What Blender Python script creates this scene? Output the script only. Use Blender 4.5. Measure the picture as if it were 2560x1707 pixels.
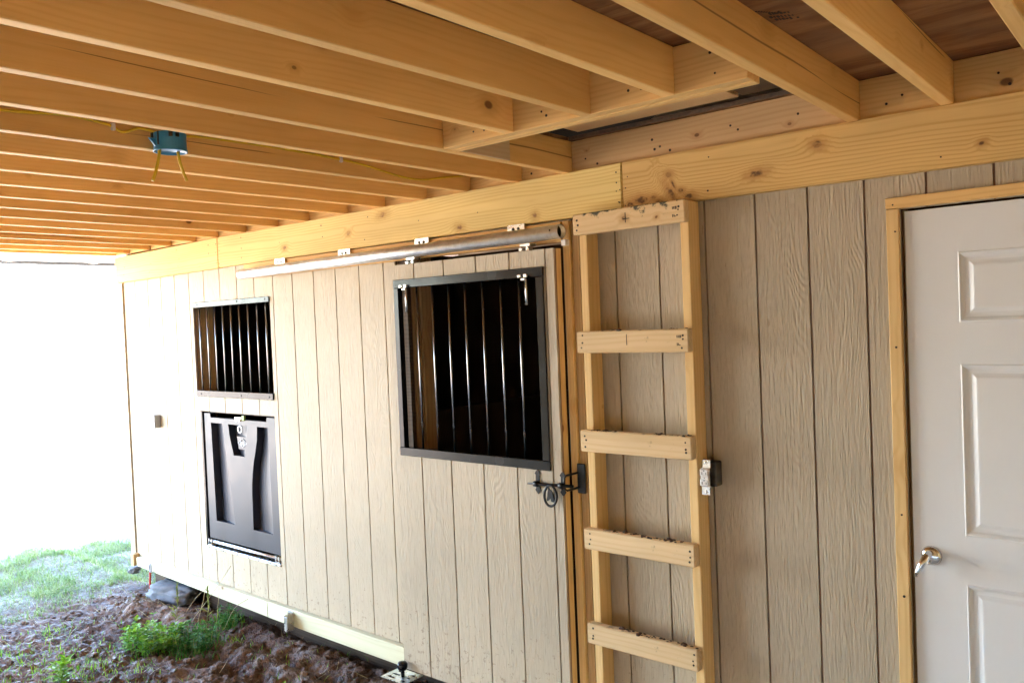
import bpy, bmesh, math, random
import numpy as np
from mathutils import Vector, Matrix, noise

random.seed(7)
rng = np.random.default_rng(11)
scene = bpy.context.scene
C = scene.collection
for o in list(bpy.data.objects):
    bpy.data.objects.remove(o)

# ------------------------------------------------------------------ camera
cam_d = bpy.data.cameras.new('camera')
cam = bpy.data.objects.new('camera', cam_d)
C.objects.link(cam)
cam_d.sensor_fit = 'HORIZONTAL'
cam_d.sensor_width = 36.0
cam_d.lens = 28.914
cam_d.clip_start = 0.05
cam_d.clip_end = 2000
right = Vector((0.76641649, 0.64105598, -0.04065712))
up = Vector((0.01565866, 0.04463037, 0.99888084))
fwd = Vector((-0.64215308, 0.76619538, -0.02416738))
m = Matrix((right, up, -fwd)).transposed().to_4x4()
m.translation = Vector((0.0, -2.98788, 1.95))
cam.matrix_world = m
scene.camera = cam

# ------------------------------------------------------------------ world, sun, exposure
SUN_EL, SUN_AZ = math.radians(66), math.radians(62)      # azimuth measured from +Y towards +X
world = bpy.data.worlds.new('World')
scene.world = world
world.use_nodes = True
wn = world.node_tree
for n in list(wn.nodes):
    wn.nodes.remove(n)
wo = wn.nodes.new('ShaderNodeOutputWorld')
bg = wn.nodes.new('ShaderNodeBackground')
sky = wn.nodes.new('ShaderNodeTexSky')
sky.sky_type = 'NISHITA'
sky.sun_disc = False
sky.sun_elevation = SUN_EL
sky.sun_rotation = SUN_AZ
sky.air_density = 1.0
sky.dust_density = 0.8
sky.ozone_density = 1.6
bg.inputs[1].default_value = 0.15
wn.links.new(sky.outputs[0], bg.inputs[0])
wn.links.new(bg.outputs[0], wo.inputs[0])

sun_d = bpy.data.lights.new('sun', 'SUN')
sun_d.energy = 5.0
sun_d.angle = math.radians(0.6)
sun_d.color = (1.0, 0.97, 0.92)
sun = bpy.data.objects.new('sun', sun_d)
C.objects.link(sun)
sd = Vector((math.sin(SUN_AZ) * math.cos(SUN_EL), math.cos(SUN_AZ) * math.cos(SUN_EL), math.sin(SUN_EL)))
sun.rotation_euler = sd.to_track_quat('Z', 'Y').to_euler()
sun.location = (6, 4, 20)

scene.view_settings.view_transform = 'Standard'
scene.view_settings.look = 'None'
scene.view_settings.gamma = 1.0
scene.view_settings.use_curve_mapping = False
scene.view_settings.exposure = 5.08
scene.render.engine = 'CYCLES'
scene.cycles.max_bounces = 8
scene.cycles.diffuse_bounces = 5
scene.cycles.glossy_bounces = 3
scene.cycles.sample_clamp_indirect = 12.0

# ------------------------------------------------------------------ node helpers
class NT:
    def __init__(s, name):
        s.mat = bpy.data.materials.new(name)
        s.mat.use_nodes = True
        s.t = s.mat.node_tree
        for n in list(s.t.nodes):
            s.t.nodes.remove(n)
        s.out = s.t.nodes.new('ShaderNodeOutputMaterial')
        s.b = s.t.nodes.new('ShaderNodeBsdfPrincipled')
        s.t.links.new(s.b.outputs[0], s.out.inputs[0])

    def put(s, sock, v):
        if v is None:
            return
        if isinstance(v, bpy.types.NodeSocket):
            s.t.links.new(v, sock)
        else:
            if sock.type == 'RGBA' and len(v) == 3:
                v = (*v, 1)
            sock.default_value = v

    def m(s, op, a, b=None, c=None, clamp=False):
        n = s.t.nodes.new('ShaderNodeMath')
        n.operation = op
        n.use_clamp = clamp
        for i, v in enumerate((a, b, c)):
            s.put(n.inputs[i], v)
        return n.outputs[0]

    def vec(s, x, y, z):
        n = s.t.nodes.new('ShaderNodeCombineXYZ')
        for i, v in enumerate((x, y, z)):
            s.put(n.inputs[i], v)
        return n.outputs[0]

    def sep(s, v):
        n = s.t.nodes.new('ShaderNodeSeparateXYZ')
        s.put(n.inputs[0], v)
        return n.outputs

    def obj(s):
        return s.t.nodes.new('ShaderNodeTexCoord').outputs['Object']

    def geo(s, name='Position'):
        return s.t.nodes.new('ShaderNodeNewGeometry').outputs[name]

    def rnd(s):
        return s.t.nodes.new('ShaderNodeObjectInfo').outputs['Random']

    def noise(s, v, scale=1.0, detail=2.0, rough=0.5, dist=0.0):
        n = s.t.nodes.new('ShaderNodeTexNoise')
        s.put(n.inputs['Vector'], v)
        n.inputs['Scale'].default_value = scale
        n.inputs['Detail'].default_value = detail
        n.inputs['Roughness'].default_value = rough
        n.inputs['Distortion'].default_value = dist
        return n.outputs[0]

    def voro(s, v, scale=1.0, rand=0.9):
        n = s.t.nodes.new('ShaderNodeTexVoronoi')
        s.put(n.inputs['Vector'], v)
        n.inputs['Scale'].default_value = scale
        n.inputs['Randomness'].default_value = rand
        return n.outputs

    def mr(s, v, a, b, c=0.0, d=1.0, smooth=True):
        n = s.t.nodes.new('ShaderNodeMapRange')
        n.interpolation_type = 'SMOOTHSTEP' if smooth else 'LINEAR'
        s.put(n.inputs[0], v)
        for i, x in enumerate((a, b, c, d)):
            s.put(n.inputs[i + 1], x)
        return n.outputs[0]

    def mix(s, f, a, b, mode='MIX'):
        n = s.t.nodes.new('ShaderNodeMix')
        n.data_type = 'RGBA'
        n.blend_type = mode
        s.put(n.inputs[0], f)
        s.put(n.inputs[6], a)
        s.put(n.inputs[7], b)
        return n.outputs[2]

    def bump(s, h, strength=0.5, dist=0.002, normal=None):
        n = s.t.nodes.new('ShaderNodeBump')
        n.inputs['Strength'].default_value = strength
        n.inputs['Distance'].default_value = dist
        s.put(n.inputs['Height'], h)
        if normal is not None:
            s.put(n.inputs['Normal'], normal)
        return n.outputs[0]

    def set(s, **kw):
        names = dict(color='Base Color', rough='Roughness', metal='Metallic', spec='Specular IOR Level',
                     normal='Normal', coat='Coat Weight', coat_rough='Coat Roughness', trans='Transmission Weight')
        for k, v in kw.items():
            s.put(s.b.inputs[names[k]], v)
        return s.mat


def simple(name, color, rough=0.5, metal=0.0, spec=0.5, var=0.08, scale=12.0, bump=0.0):
    t = NT(name)
    v = t.noise(t.obj(), scale, 4, 0.6)
    f = t.mr(v, 0.3, 0.7, 1 - var, 1 + var, False)
    col = t.mix(1.0, color, t.vec(f, f, f), 'MULTIPLY')
    r = t.mr(v, 0.3, 0.7, max(0.02, rough - 0.06), min(1, rough + 0.08), False)
    t.set(color=col, rough=r, metal=metal, spec=spec)
    if bump:
        t.set(normal=t.bump(t.noise(t.obj(), scale * 8, 3), bump, 0.001))
    return t.mat


def wood(name, axis, c1, c2, ring=0.011, knots=(), vknots=True, contrast=0.6, stain=None, rough=0.62,
         spec=0.25, knotcol=(0.16, 0.07, 0.03), kden=1.0, cracks=False, vary=0.12):
    t = NT(name)
    O = t.obj()
    r = t.rnd()
    ox, oy, oz = t.sep(O)
    u, v, w = {'x': (ox, oy, oz), 'y': (oy, ox, oz), 'z': (oz, ox, oy)}[axis]
    us = t.m('ADD', u, t.m('MULTIPLY', r, 137.0))
    warp = 0.0
    kmask = None
    halo = None
    # knots that the picture shows at their own places (local u, w, radius_u, radius_w)
    for (ku, kw, ru, rw) in knots:
        du_ = t.m('SUBTRACT', u, ku); dw_ = t.m('SUBTRACT', w, kw)
        sk = math.sin(ku * 37.0) * 0.7
        a = t.m('DIVIDE', t.m('ADD', du_, t.m('MULTIPLY', dw_, sk)), ru)
        b = t.m('DIVIDE', t.m('SUBTRACT', dw_, t.m('MULTIPLY', du_, sk * 0.5)), rw)
        d = t.m('SQRT', t.m('ADD', t.m('MULTIPLY', a, a), t.m('MULTIPLY', b, b)))
        d = t.m('ADD', d, t.m('MULTIPLY', t.m('SUBTRACT', t.noise(O, 60, 3), 0.5), 1.5))
        k = t.m('MULTIPLY', t.mr(d, 0.5, 1.15, 1, 0), t.mr(t.noise(O, 45, 2), 0.38, 0.6, 0.35, 1.0))
        h = t.mr(d, 0.6, 3.4, 1, 0)
        wv = t.m('MULTIPLY', t.mr(d, 0.3, 5.0, 1, 0), rw * 1.5)
        warp = t.m('ADD', warp, wv)
        kmask = k if kmask is None else t.m('MAXIMUM', kmask, k)
        halo = h if halo is None else t.m('MAXIMUM', halo, h)
    if vknots:
        su, sv, sw = 1.7 * kden, 6.0, 6.5
        q = t.vec(t.m('MULTIPLY', us, su), t.m('ADD', t.m('MULTIPLY', v, sv), t.m('MULTIPLY', r, 71.0)),
                  t.m('ADD', t.m('MULTIPLY', w, sw), t.m('MULTIPLY', r, 33.0)))
        vo = t.voro(q, 1.0, 0.95)
        n = t.t.nodes.new('ShaderNodeVectorMath'); n.operation = 'SUBTRACT'
        t.put(n.inputs[0], q); t.put(n.inputs[1], vo['Position'])
        dx, dy, dz = t.sep(n.outputs[0])
        dx = t.m('MULTIPLY', dx, 0.7 / su); dy = t.m('MULTIPLY', dy, 0.4 / sv); dz = t.m('MULTIPLY', dz, 1.0 / sw)
        d = t.m('SQRT', t.m('ADD', t.m('ADD', t.m('MULTIPLY', dx, dx), t.m('MULTIPLY', dy, dy)), t.m('MULTIPLY', dz, dz)))
        cr = t.sep(vo['Color'])[0]
        rad = t.m('MULTIPLY', t.m('POWER', cr, 2.0), 0.015)
        d = t.m('DIVIDE', d, t.m('ADD', rad, 0.0025))
        k = t.m('MULTIPLY', t.mr(d, 0.7, 1.2, 1, 0), t.mr(cr, 0.25, 0.6, 0.35, 1))
        h = t.m('MULTIPLY', t.mr(d, 0.6, 4.0, 1, 0), 0.7)
        warp = t.m('ADD', warp, t.m('MULTIPLY', t.mr(d, 0.2, 5.0, 1, 0), 0.02))
        kmask = k if kmask is None else t.m('MAXIMUM', kmask, k)
        halo = h if halo is None else t.m('MAXIMUM', halo, h)
    # growth rings cut by the board face
    nl = t.noise(t.vec(t.m('MULTIPLY', us, 0.9), t.m('MULTIPLY', v, 3.0), t.m('MULTIPLY', w, 3.0)), 1.0, 2)
    nl2 = t.noise(t.vec(t.m('MULTIPLY', us, 3.0), t.m('MULTIPLY', v, 9.0), t.m('MULTIPLY', w, 9.0)), 1.0, 2)
    cw = t.m('MULTIPLY', t.m('SUBTRACT', r, 0.5), 0.16)
    a = t.m('ADD', v, 0.05)
    b = t.m('ADD', t.m('SUBTRACT', w, cw), t.m('MULTIPLY', t.m('SUBTRACT', nl, 0.5), 0.09))
    rr = t.m('SQRT', t.m('ADD', t.m('MULTIPLY', a, a), t.m('MULTIPLY', b, b)))
    rr = t.m('ADD', rr, warp)
    rr = t.m('ADD', rr, t.m('MULTIPLY', nl2, 0.012))
    sn = t.m('SINE', t.m('MULTIPLY', rr, 2 * math.pi / ring))
    ringv = t.m('POWER', t.m('ADD', t.m('MULTIPLY', sn, 0.5), 0.5), 2.2)
    fib = t.noise(t.vec(t.m('MULTIPLY', us, 5.0), t.m('MULTIPLY', v, 190.0), t.m('MULTIPLY', w, 190.0)), 1.0, 1, 0.6)
    f = t.m('ADD', t.m('MULTIPLY', ringv, contrast), t.m('MULTIPLY', t.m('SUBTRACT', fib, 0.5), 0.55), clamp=True)
    col = t.mix(f, c1, c2)
    # broad blotches and board to board difference
    bl = t.noise(t.vec(t.m('MULTIPLY', us, 1.4), t.m('MULTIPLY', v, 7.0), t.m('MULTIPLY', w, 7.0)), 1.0, 3)
    g = t.m('MULTIPLY', t.mr(bl, 0.3, 0.7, 0.90, 1.08, False), t.m('ADD', 1 - vary / 2, t.m('MULTIPLY', r, vary)))
    col = t.mix(1.0, col, t.vec(g, t.m('POWER', g, 1.12), t.m('POWER', g, 1.3)), 'MULTIPLY')
    if halo is not None:
        hc = tuple(x * y for x, y in zip(c2, (0.78, 0.6, 0.45)))
        col = t.mix(t.m('MULTIPLY', halo, 0.55), col, hc)
        col = t.mix(t.m('MULTIPLY', kmask, 0.9), col, knotcol)
    if cracks:
        wob = t.m('ADD', t.m('MULTIPLY', t.m('SUBTRACT', r, 0.35), 0.11), t.m('MULTIPLY', t.m('SUBTRACT', nl, 0.5), 0.05))
        dl = t.m('ABSOLUTE', t.m('SUBTRACT', w, t.m('ADD', wob, t.m('MULTIPLY', u, t.m('MULTIPLY', t.m('SUBTRACT', r, 0.5), 0.02)))))
        cn = t.noise(t.vec(t.m('MULTIPLY', us, 1.1), 0.5, 0.5), 1.0, 1)
        cm = t.m('MULTIPLY', t.mr(dl, 0.0008, t.m('ADD', 0.0015, t.m('MULTIPLY', t.mr(cn, 0.55, 0.75), 0.004)), 1, 0), t.mr(cn, 0.54, 0.60))
        col = t.mix(t.m('MULTIPLY', cm, 0.75), col, (0.16, 0.055, 0.018))
    if stain:
        # weathering with a shape of its own: (low, high) of local w, colour, amount
        lo, hi, scol, amt = stain
        sm = t.m('ADD', t.mr(w, lo, hi, 0, 0.6), t.m('MULTIPLY', t.m('SUBTRACT', t.noise(O, 18, 4, 0.65), 0.5), 2.4))
        sm = t.m('MULTIPLY', t.mr(sm, 0.38, 0.62), amt)
        col = t.mix(sm, col, scol)
    t.set(color=col, rough=rough, spec=spec)
    return t.mat


def siding(name, c, axis='z', amt=1.0):
    t = NT(name)
    O = t.obj(); r = t.rnd()
    x, y, z = t.sep(O)
    zz = t.m('ADD', z, t.m('MULTIPLY', r, 61.0))
    # embossed cathedral grain
    nl = t.noise(t.vec(t.m('MULTIPLY', x, 4.0), t.m('MULTIPLY', r, 40.0), t.m('MULTIPLY', zz, 1.1)), 1.0, 2)
    nx = t.m('ADD', x, t.m('MULTIPLY', t.m('SUBTRACT', nl, 0.5), 0.16))
    q = t.m('ADD', t.m('MULTIPLY', t.m('MULTIPLY', nx, nx), 9.0), t.m('MULTIPLY', t.m('SUBTRACT', nl, 0.5), 0.9))
    rings = t.m('SINE', t.m('MULTIPLY', q, 260.0))
    st = t.noise(t.vec(t.m('MULTIPLY', x, 170.0), 0.0, t.m('MULTIPLY', zz, 9.0)), 1.0, 2, 0.65)
    st2 = t.noise(t.vec(t.m('MULTIPLY', x, 45.0), 0.0, t.m('MULTIPLY', zz, 2.2)), 1.0, 1, 0.6)
    mk = t.mr(t.noise(t.vec(t.m('MULTIPLY', x, 7.0), t.m('MULTIPLY', r, 20.0), t.m('MULTIPLY', zz, 1.3)), 1.0, 1), 0.42, 0.6)
    h = t.m('ADD', t.m('MULTIPLY', st, 1.0), t.m('MULTIPLY', st2, 0.35))
    h = t.m('ADD', h, t.m('MULTIPLY', t.m('MULTIPLY', rings, mk), 0.09))
    fl = t.noise(t.vec(t.m('MULTIPLY', x, 60.0), 3.0, t.m('MULTIPLY', zz, 16.0)), 1.0, 2)
    col = t.mix(t.m('MULTIPLY', t.mr(st, 0.30, 0.55, 1, 0), 0.28), c, tuple(k * 0.66 for k in c))
    col = t.mix(t.m('MULTIPLY', t.mr(fl, 0.70, 0.78), 0.5), col, tuple(k * q2 for k, q2 in zip(c, (0.55, 0.45, 0.36))))
    wp = t.geo(); wz = t.sep(wp)[2]
    spl = t.m('ADD', t.noise(wp, 38, 3, 0.7), t.mr(wz, 0.15, 1.0, 0.12, -0.10, False))
    col = t.mix(t.mr(spl, 0.66, 0.74, 0, 0.55), col, (0.19, 0.115, 0.075))
    bl = t.noise(O, 2.0, 3)
    g = t.m('MULTIPLY', t.mr(bl, 0.3, 0.7, 0.93, 1.05, False), t.m('ADD', 0.95, t.m('MULTIPLY', r, 0.08)))
    col = t.mix(1.0, col, t.vec(g, g, t.m('MULTIPLY', g, 0.99)), 'MULTIPLY')
    t.set(color=col, rough=0.55, spec=0.35, normal=t.bump(h, 1.0 * amt, 0.0055))
    return t.mat


def door_paint(name):
    t = NT(name)
    O = t.obj(); x, y, z = t.sep(O)
    nl = t.noise(t.vec(t.m('MULTIPLY', x, 5.0), 0.0, t.m('MULTIPLY', z, 1.2)), 1.0, 2)
    q = t.m('ADD', t.m('MULTIPLY', x, 1.6), t.m('MULTIPLY', nl, 0.55))
    rings = t.m('SINE', t.m('MULTIPLY', q, 230.0))
    st = t.noise(t.vec(t.m('MULTIPLY', x, 170.0), 0.0, t.m('MULTIPLY', z, 5.0)), 1.0, 3)
    h = t.m('ADD', t.m('MULTIPLY', rings, 0.25), st)
    d = t.noise(O, 5.0, 4)
    col = t.mix(t.mr(d, 0.45, 0.75, 0, 0.25), (0.75, 0.765, 0.775), (0.69, 0.695, 0.69))
    t.set(color=col, rough=0.36, spec=0.45, normal=t.bump(h, 0.22, 0.0012))
    return t.mat


def mud_mat(name):
    t = NT(name)
    P = t.geo()
    x, y, z = t.sep(P)
    n1 = t.noise(P, 2.2, 5, 0.6)
    n2 = t.noise(P, 26, 3, 0.65)
    n3 = t.noise(P, 110, 2, 0.6)
    f = t.m('ADD', t.m('MULTIPLY', n1, 0.55), t.m('MULTIPLY', n2, 0.55))
    col = t.mix(t.mr(f, 0.42, 0.68), (0.075, 0.039, 0.023), (0.185, 0.115, 0.074))
    col = t.mix(t.mr(n3, 0.60, 0.75, 0, 0.35), col, (0.17, 0.125, 0.10))
    dry = t.mr(t.m('ADD', x, t.m('MULTIPLY', n1, 0.8)), -8.2, -7.6, 1, 0)
    col = t.mix(t.m('MULTIPLY', dry, 0.85), col, (0.30, 0.245, 0.20))
    # unseen pale floor added down the aisle to bounce light upward
    side = t.m('SUBTRACT', y, t.m('MULTIPLY', t.m('ADD', x, 5.2), 0.62))
    aisle = t.m('MULTIPLY', t.mr(t.m('ADD', side, t.m('MULTIPLY', n1, 0.3)), -1.78, -1.55, 1, 0), t.mr(x, -7.4, -6.6, 0, 1))
    col = t.mix(t.m('MULTIPLY', aisle, 0.95), col, (0.50, 0.485, 0.46))
    # straw and thatch colouring out on the lawn
    lawn = t.m('MULTIPLY', t.mr(t.m('ADD', x, t.m('MULTIPLY', n1, 0.9)), -6.4, -5.9, 1, 0), t.mr(x, -8.6, -8.1, 0, 1))
    col = t.mix(t.m('MULTIPLY', lawn, 0.6), col, (0.11, 0.125, 0.055))
    rough = t.mr(n2, 0.35, 0.7, 0.42, 0.85)
    h = t.m('ADD', t.m('MULTIPLY', n2, 1.0), t.m('MULTIPLY', n3, 0.5))
    t.set(color=col, rough=rough, spec=0.22, normal=t.bump(h, 0.8, 0.022))
    return t.mat


def leaf_mat(name, c1, c2):
    t = NT(name)
    r = t.noise(t.geo(), 9.0, 3)
    r2 = t.noise(t.geo(), 70.0, 1)
    col = t.mix(t.mr(t.m('ADD', t.m('MULTIPLY', r, 0.5), t.m('MULTIPLY', r2, 0.5)), 0.38, 0.62), c1, c2)
    t.set(color=col, rough=0.5, spec=0.35)
    tr = t.t.nodes.new('ShaderNodeBsdfTranslucent')
    t.put(tr.inputs[0], t.mix(1.0, col, (1.2, 1.25, 0.7), 'MULTIPLY'))
    mx = t.t.nodes.new('ShaderNodeMixShader')
    mx.inputs[0].default_value = 0.35
    t.t.links.new(t.b.outputs[0], mx.inputs[1])
    t.t.links.new(tr.outputs[0], mx.inputs[2])
    t.t.links.new(mx.outputs[0], t.out.inputs[0])
    return t.mat


def galvanised(name, base=(0.74, 0.755, 0.77), rough=0.3):
    t = NT(name)
    O = t.obj()
    n = t.noise(O, 24, 4, 0.6)
    v = t.voro(O, 60)['Color']
    g = t.m('ADD', t.mr(n, 0.3, 0.7, 0.86, 1.06, False), t.m('MULTIPLY', t.m('SUBTRACT', t.sep(v)[0], 0.5), 0.12))
    col = t.mix(1.0, base, t.vec(g, g, g), 'MULTIPLY')
    t.set(color=col, rough=t.mr(n, 0.3, 0.7, rough - 0.06, rough + 0.1, False), metal=0.95)
    return t.mat


def plywood(name):
    t = NT(name)
    O = t.obj(); r = t.rnd()
    x, y, z = t.sep(O)
    n = t.noise(t.vec(t.m('MULTIPLY', x, 1.6), t.m('ADD', t.m('MULTIPLY', y, 9.0), t.m('MULTIPLY', r, 50.0)), 0.0), 1.0, 5, 0.62, 0.7)
    n2 = t.noise(t.vec(t.m('MULTIPLY', x, 12.0), t.m('MULTIPLY', y, 110.0), 0.0), 1.0, 3)
    b = t.noise(O, 2.2, 3)
    col = t.mix(t.mr(n, 0.36, 0.66), (0.37, 0.190, 0.085), (0.20, 0.092, 0.040))
    col = t.mix(t.mr(n2, 0.6, 0.75, 0, 0.4), col, (0.40, 0.26, 0.15))
    col = t.mix(t.mr(b, 0.5, 0.7, 0, 0.5), col, (0.24, 0.15, 0.095))
    t.set(color=col, rough=0.75, spec=0.2, normal=t.bump(n2, 0.25, 0.002))
    return t.mat


PINE1, PINE2 = (0.83, 0.515, 0.190), (0.70, 0.375, 0.105)
M = {}
M['joist'] = wood('joist_pine', 'y', PINE1, PINE2, 0.012, contrast=0.28, cracks=True, kden=1.9, vary=0.32)
M['pine_x'] = wood('pine_lengthwise', 'x', (0.76, 0.49, 0.195), (0.61, 0.34, 0.105), 0.014, contrast=0.4)
M['pine_z'] = wood('pine_upright', 'z', (0.74, 0.51, 0.23), (0.60, 0.36, 0.12), 0.016, contrast=0.4, kden=2.3)
M['bounce_pine'] = wood('bounce_pine_board', 'z', (0.84, 0.64, 0.36), (0.72, 0.49, 0.22), 0.02, contrast=0.3, vknots=False)  # bright colour picked so the unseen added walls bounce warm light
M['rim'] = wood('rim_pine', 'x', (0.64, 0.43, 0.22), (0.50, 0.29, 0.115), 0.018, contrast=0.35, kden=1.4)
M['treated'] = wood('treated_lumber', 'x', (0.62, 0.60, 0.42), (0.50, 0.45, 0.27), 0.015, contrast=0.35)
M['old_z'] = wood('old_stud', 'z', (0.46, 0.30, 0.14), (0.31, 0.18, 0.07), 0.015, contrast=0.5)
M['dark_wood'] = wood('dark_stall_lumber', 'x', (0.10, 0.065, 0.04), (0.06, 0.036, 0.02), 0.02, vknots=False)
M['rung'] = wood('rung_pine', 'x', (0.72, 0.53, 0.30), (0.58, 0.38, 0.17), 0.017, contrast=0.35, kden=1.6,
                 stain=(0.037, 0.052, (0.12, 0.065, 0.045), 0.6))
M['rung_top'] = wood('mouldy_rung_pine', 'x', (0.72, 0.53, 0.29), (0.58, 0.38, 0.17), 0.017, contrast=0.35,
                     knots=((-0.008, 0.0, 0.012, 0.010), (0.14, -0.012, 0.007, 0.008)),
                     stain=(0.005, 0.052, (0.035, 0.040, 0.030), 0.9), vknots=False)
M['scab'] = wood('pale_block', 'y', (0.66, 0.49, 0.30), (0.56, 0.37, 0.2), 0.016, contrast=0.3)
M['siding'] = siding('beige_embossed_siding', (0.475, 0.395, 0.285))
M['groove'] = simple('groove_brown', (0.25, 0.14, 0.09), 0.7)
M['door_white'] = door_paint('white_door_paint')
M['galv'] = galvanised('galvanised_steel', rough=0.42)
M['zinc'] = galvanised('zinc_plate', (0.78, 0.78, 0.77), 0.28)
M['chrome'] = simple('chrome', (0.75, 0.75, 0.76), 0.10, 1.0, var=0.03)
M['bar_steel'] = simple('bar_steel', (0.30, 0.31, 0.33), 0.22, 1.0, 0.5, var=0.06, scale=30)
M['black_metal'] = simple('black_powder_coat', (0.009, 0.009, 0.011), 0.22, 0.0, 0.2, var=0.02, scale=8)
M['iron'] = simple('black_iron', (0.010, 0.010, 0.012), 0.38, 0.0, 0.3, var=0.2, scale=40, bump=0.15)
M['feeder'] = simple('charcoal_feeder_paint', (0.034, 0.036, 0.050), 0.40, 0.0, 0.34, var=0.10, scale=5)
M['emblem'] = simple('emblem_white', (0.30, 0.31, 0.33), 0.5)
M['blue'] = simple('blue_plastic', (0.028, 0.21, 0.42), 0.42, 0, 0.5, var=0.1, scale=30)
M['yellow'] = simple('yellow_cable_jacket', (0.66, 0.45, 0.022), 0.5, var=0.12, scale=40)
M['white_plastic'] = simple('white_plastic', (0.72, 0.69, 0.66), 0.35, var=0.05)
M['grey_box'] = simple('grey_box_plastic', (0.34, 0.35, 0.37), 0.5)
M['slot'] = simple('dark_slot', (0.02, 0.018, 0.016), 0.6)
M['nail'] = simple('nail_head', (0.05, 0.035, 0.025), 0.5, 0.5)
M['black_ink'] = simple('black_ink', (0.02, 0.018, 0.016), 0.7)
M['ply'] = plywood('plywood_deck')
M['osb'] = simple('board_edge', (0.13, 0.085, 0.055), 0.85, var=0.35, scale=60)
M['mud'] = mud_mat('wet_mud')
M['crumb'] = simple('dried_mud_crumb', (0.075, 0.045, 0.032), 0.9, var=0.3, scale=60)
M['rock'] = simple('grey_stone', (0.125, 0.13, 0.14), 0.85, var=0.4, scale=14, bump=0.4)
M['red'] = simple('red_paint', (0.45, 0.035, 0.018), 0.45)
M['grass'] = leaf_mat('lawn_blade', (0.12, 0.20, 0.065), (0.27, 0.32, 0.15))
M['straw'] = leaf_mat('dry_straw', (0.36, 0.29, 0.17), (0.50, 0.43, 0.27))
M['leaf'] = leaf_mat('weed_leaf', (0.085, 0.25, 0.020), (0.27, 0.44, 0.035))
M['leaf_dark'] = leaf_mat('weed_leaf_deep', (0.04, 0.14, 0.024), (0.10, 0.25, 0.055))
M['stem'] = leaf_mat('weed_stem', (0.16, 0.22, 0.06), (0.30, 0.27, 0.11))
M['soffit'] = simple('soffit_metal', (0.36, 0.38, 0.42), 0.5, 0.0)
M['white_paint'] = simple('white_trim_paint', (0.80, 0.80, 0.79), 0.5)
M['roof'] = simple('roof_metal', (0.018, 0.018, 0.018), 0.8, 0.0, 0.1)

# ------------------------------------------------------------------ object helpers
WPOS = {}

def tag(o, label=None, cat=None, group=None, kind=None):
    for k, v in (('label', label), ('category', cat), ('group', group), ('kind', kind)):
        if v:
            o[k] = v
    return o

def link(o, loc, parent=None):
    C.objects.link(o)
    loc = Vector(loc)
    WPOS[o.name] = loc
    if parent is not None:
        o.parent = parent
        o.location = loc - WPOS[parent.name]
    else:
        o.location = loc
    return o

def thing(name, loc, label, cat, group=None):
    o = bpy.data.objects.new(name, None)
    o.empty_display_size = 0.1
    link(o, loc)
    return tag(o, label, cat, group)

def mesh_obj(name, verts, faces, mat, parent=None, loc=None, smooth=False):
    """verts in world space; origin moves to loc (default: the middle of the box round them)."""
    v = np.asarray(verts, float)
    if loc is None:
        loc = (v.min(0) + v.max(0)) / 2
    me = bpy.data.meshes.new(name)
    me.from_pydata((v - np.asarray(loc)).tolist(), [], faces)
    me.update()
    if smooth:
        me.polygons.foreach_set('use_smooth', [True] * len(me.polygons))
    me.materials.append(M[mat] if isinstance(mat, str) else mat)
    return link(bpy.data.objects.new(name, me), loc, parent)

def bm_obj(name, bm, mat, parent=None, loc=None, smooth=False):
    if loc is None:
        v = np.array([tuple(x.co) for x in bm.verts])
        loc = Vector((v.min(0) + v.max(0)) / 2)
    loc = Vector(loc)
    for x in bm.verts:
        x.co -= loc
    me = bpy.data.meshes.new(name)
    bm.normal_update()
    bm.to_mesh(me)
    bm.free()
    if smooth:
        me.polygons.foreach_set('use_smooth', [True] * len(me.polygons))
    me.materials.append(M[mat] if isinstance(mat, str) else mat)
    return link(bpy.data.objects.new(name, me), loc, parent)

def bm_box(bm, x0, x1, y0, y1, z0, z1, bev=0.0):
    b2 = bmesh.new()
    bmesh.ops.create_cube(b2, size=1.0)
    for v in b2.verts:
        v.co = Vector(((x0 + x1) / 2 + v.co.x * (x1 - x0), (y0 + y1) / 2 + v.co.y * (y1 - y0), (z0 + z1) / 2 + v.co.z * (z1 - z0)))
    if bev:
        bmesh.ops.bevel(b2, geom=list(b2.edges), offset=bev, segments=1, affect='EDGES', profile=0.5)
    tmp = bpy.data.meshes.new('tmp')
    b2.to_mesh(tmp); b2.free()
    bm.from_mesh(tmp)
    bpy.data.meshes.remove(tmp)

def box(name, x0, x1, y0, y1, z0, z1, mat, parent=None, bev=0.002):
    bm = bmesh.new()
    bm_box(bm, x0, x1, y0, y1, z0, z1, bev)
    return bm_obj(name, bm, mat, parent)

def boxes(name, lst, mat, parent=None, bev=0.0):
    bm = bmesh.new()
    for b in lst:
        bm_box(bm, *b, bev)
    return bm_obj(name, bm, mat, parent)

def beam(name, p0, p1, width, z0, z1, mat, parent=None, bev=0.0025):
    """a board lying between two plan points; p = +X edge of the board, width runs to -X"""
    bm = bmesh.new()
    (xa, ya), (xb, yb) = p0, p1
    co = [(xa - width, ya), (xa, ya), (xb, yb), (xb - width, yb)]
    lo = [bm.verts.new((x, y, z0)) for x, y in co]
    hi = [bm.verts.new((x, y, z1)) for x, y in co]
    bm.faces.new(lo[::-1]); bm.faces.new(hi)
    for i in range(4):
        j = (i + 1) % 4
        bm.faces.new((lo[i], lo[j], hi[j], hi[i]))
    bmesh.ops.recalc_face_normals(bm, faces=bm.faces)
    bmesh.ops.bevel(bm, geom=list(bm.edges), offset=bev, segments=1, affect='EDGES')
    return bm_obj(name, bm, mat, parent)

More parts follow.
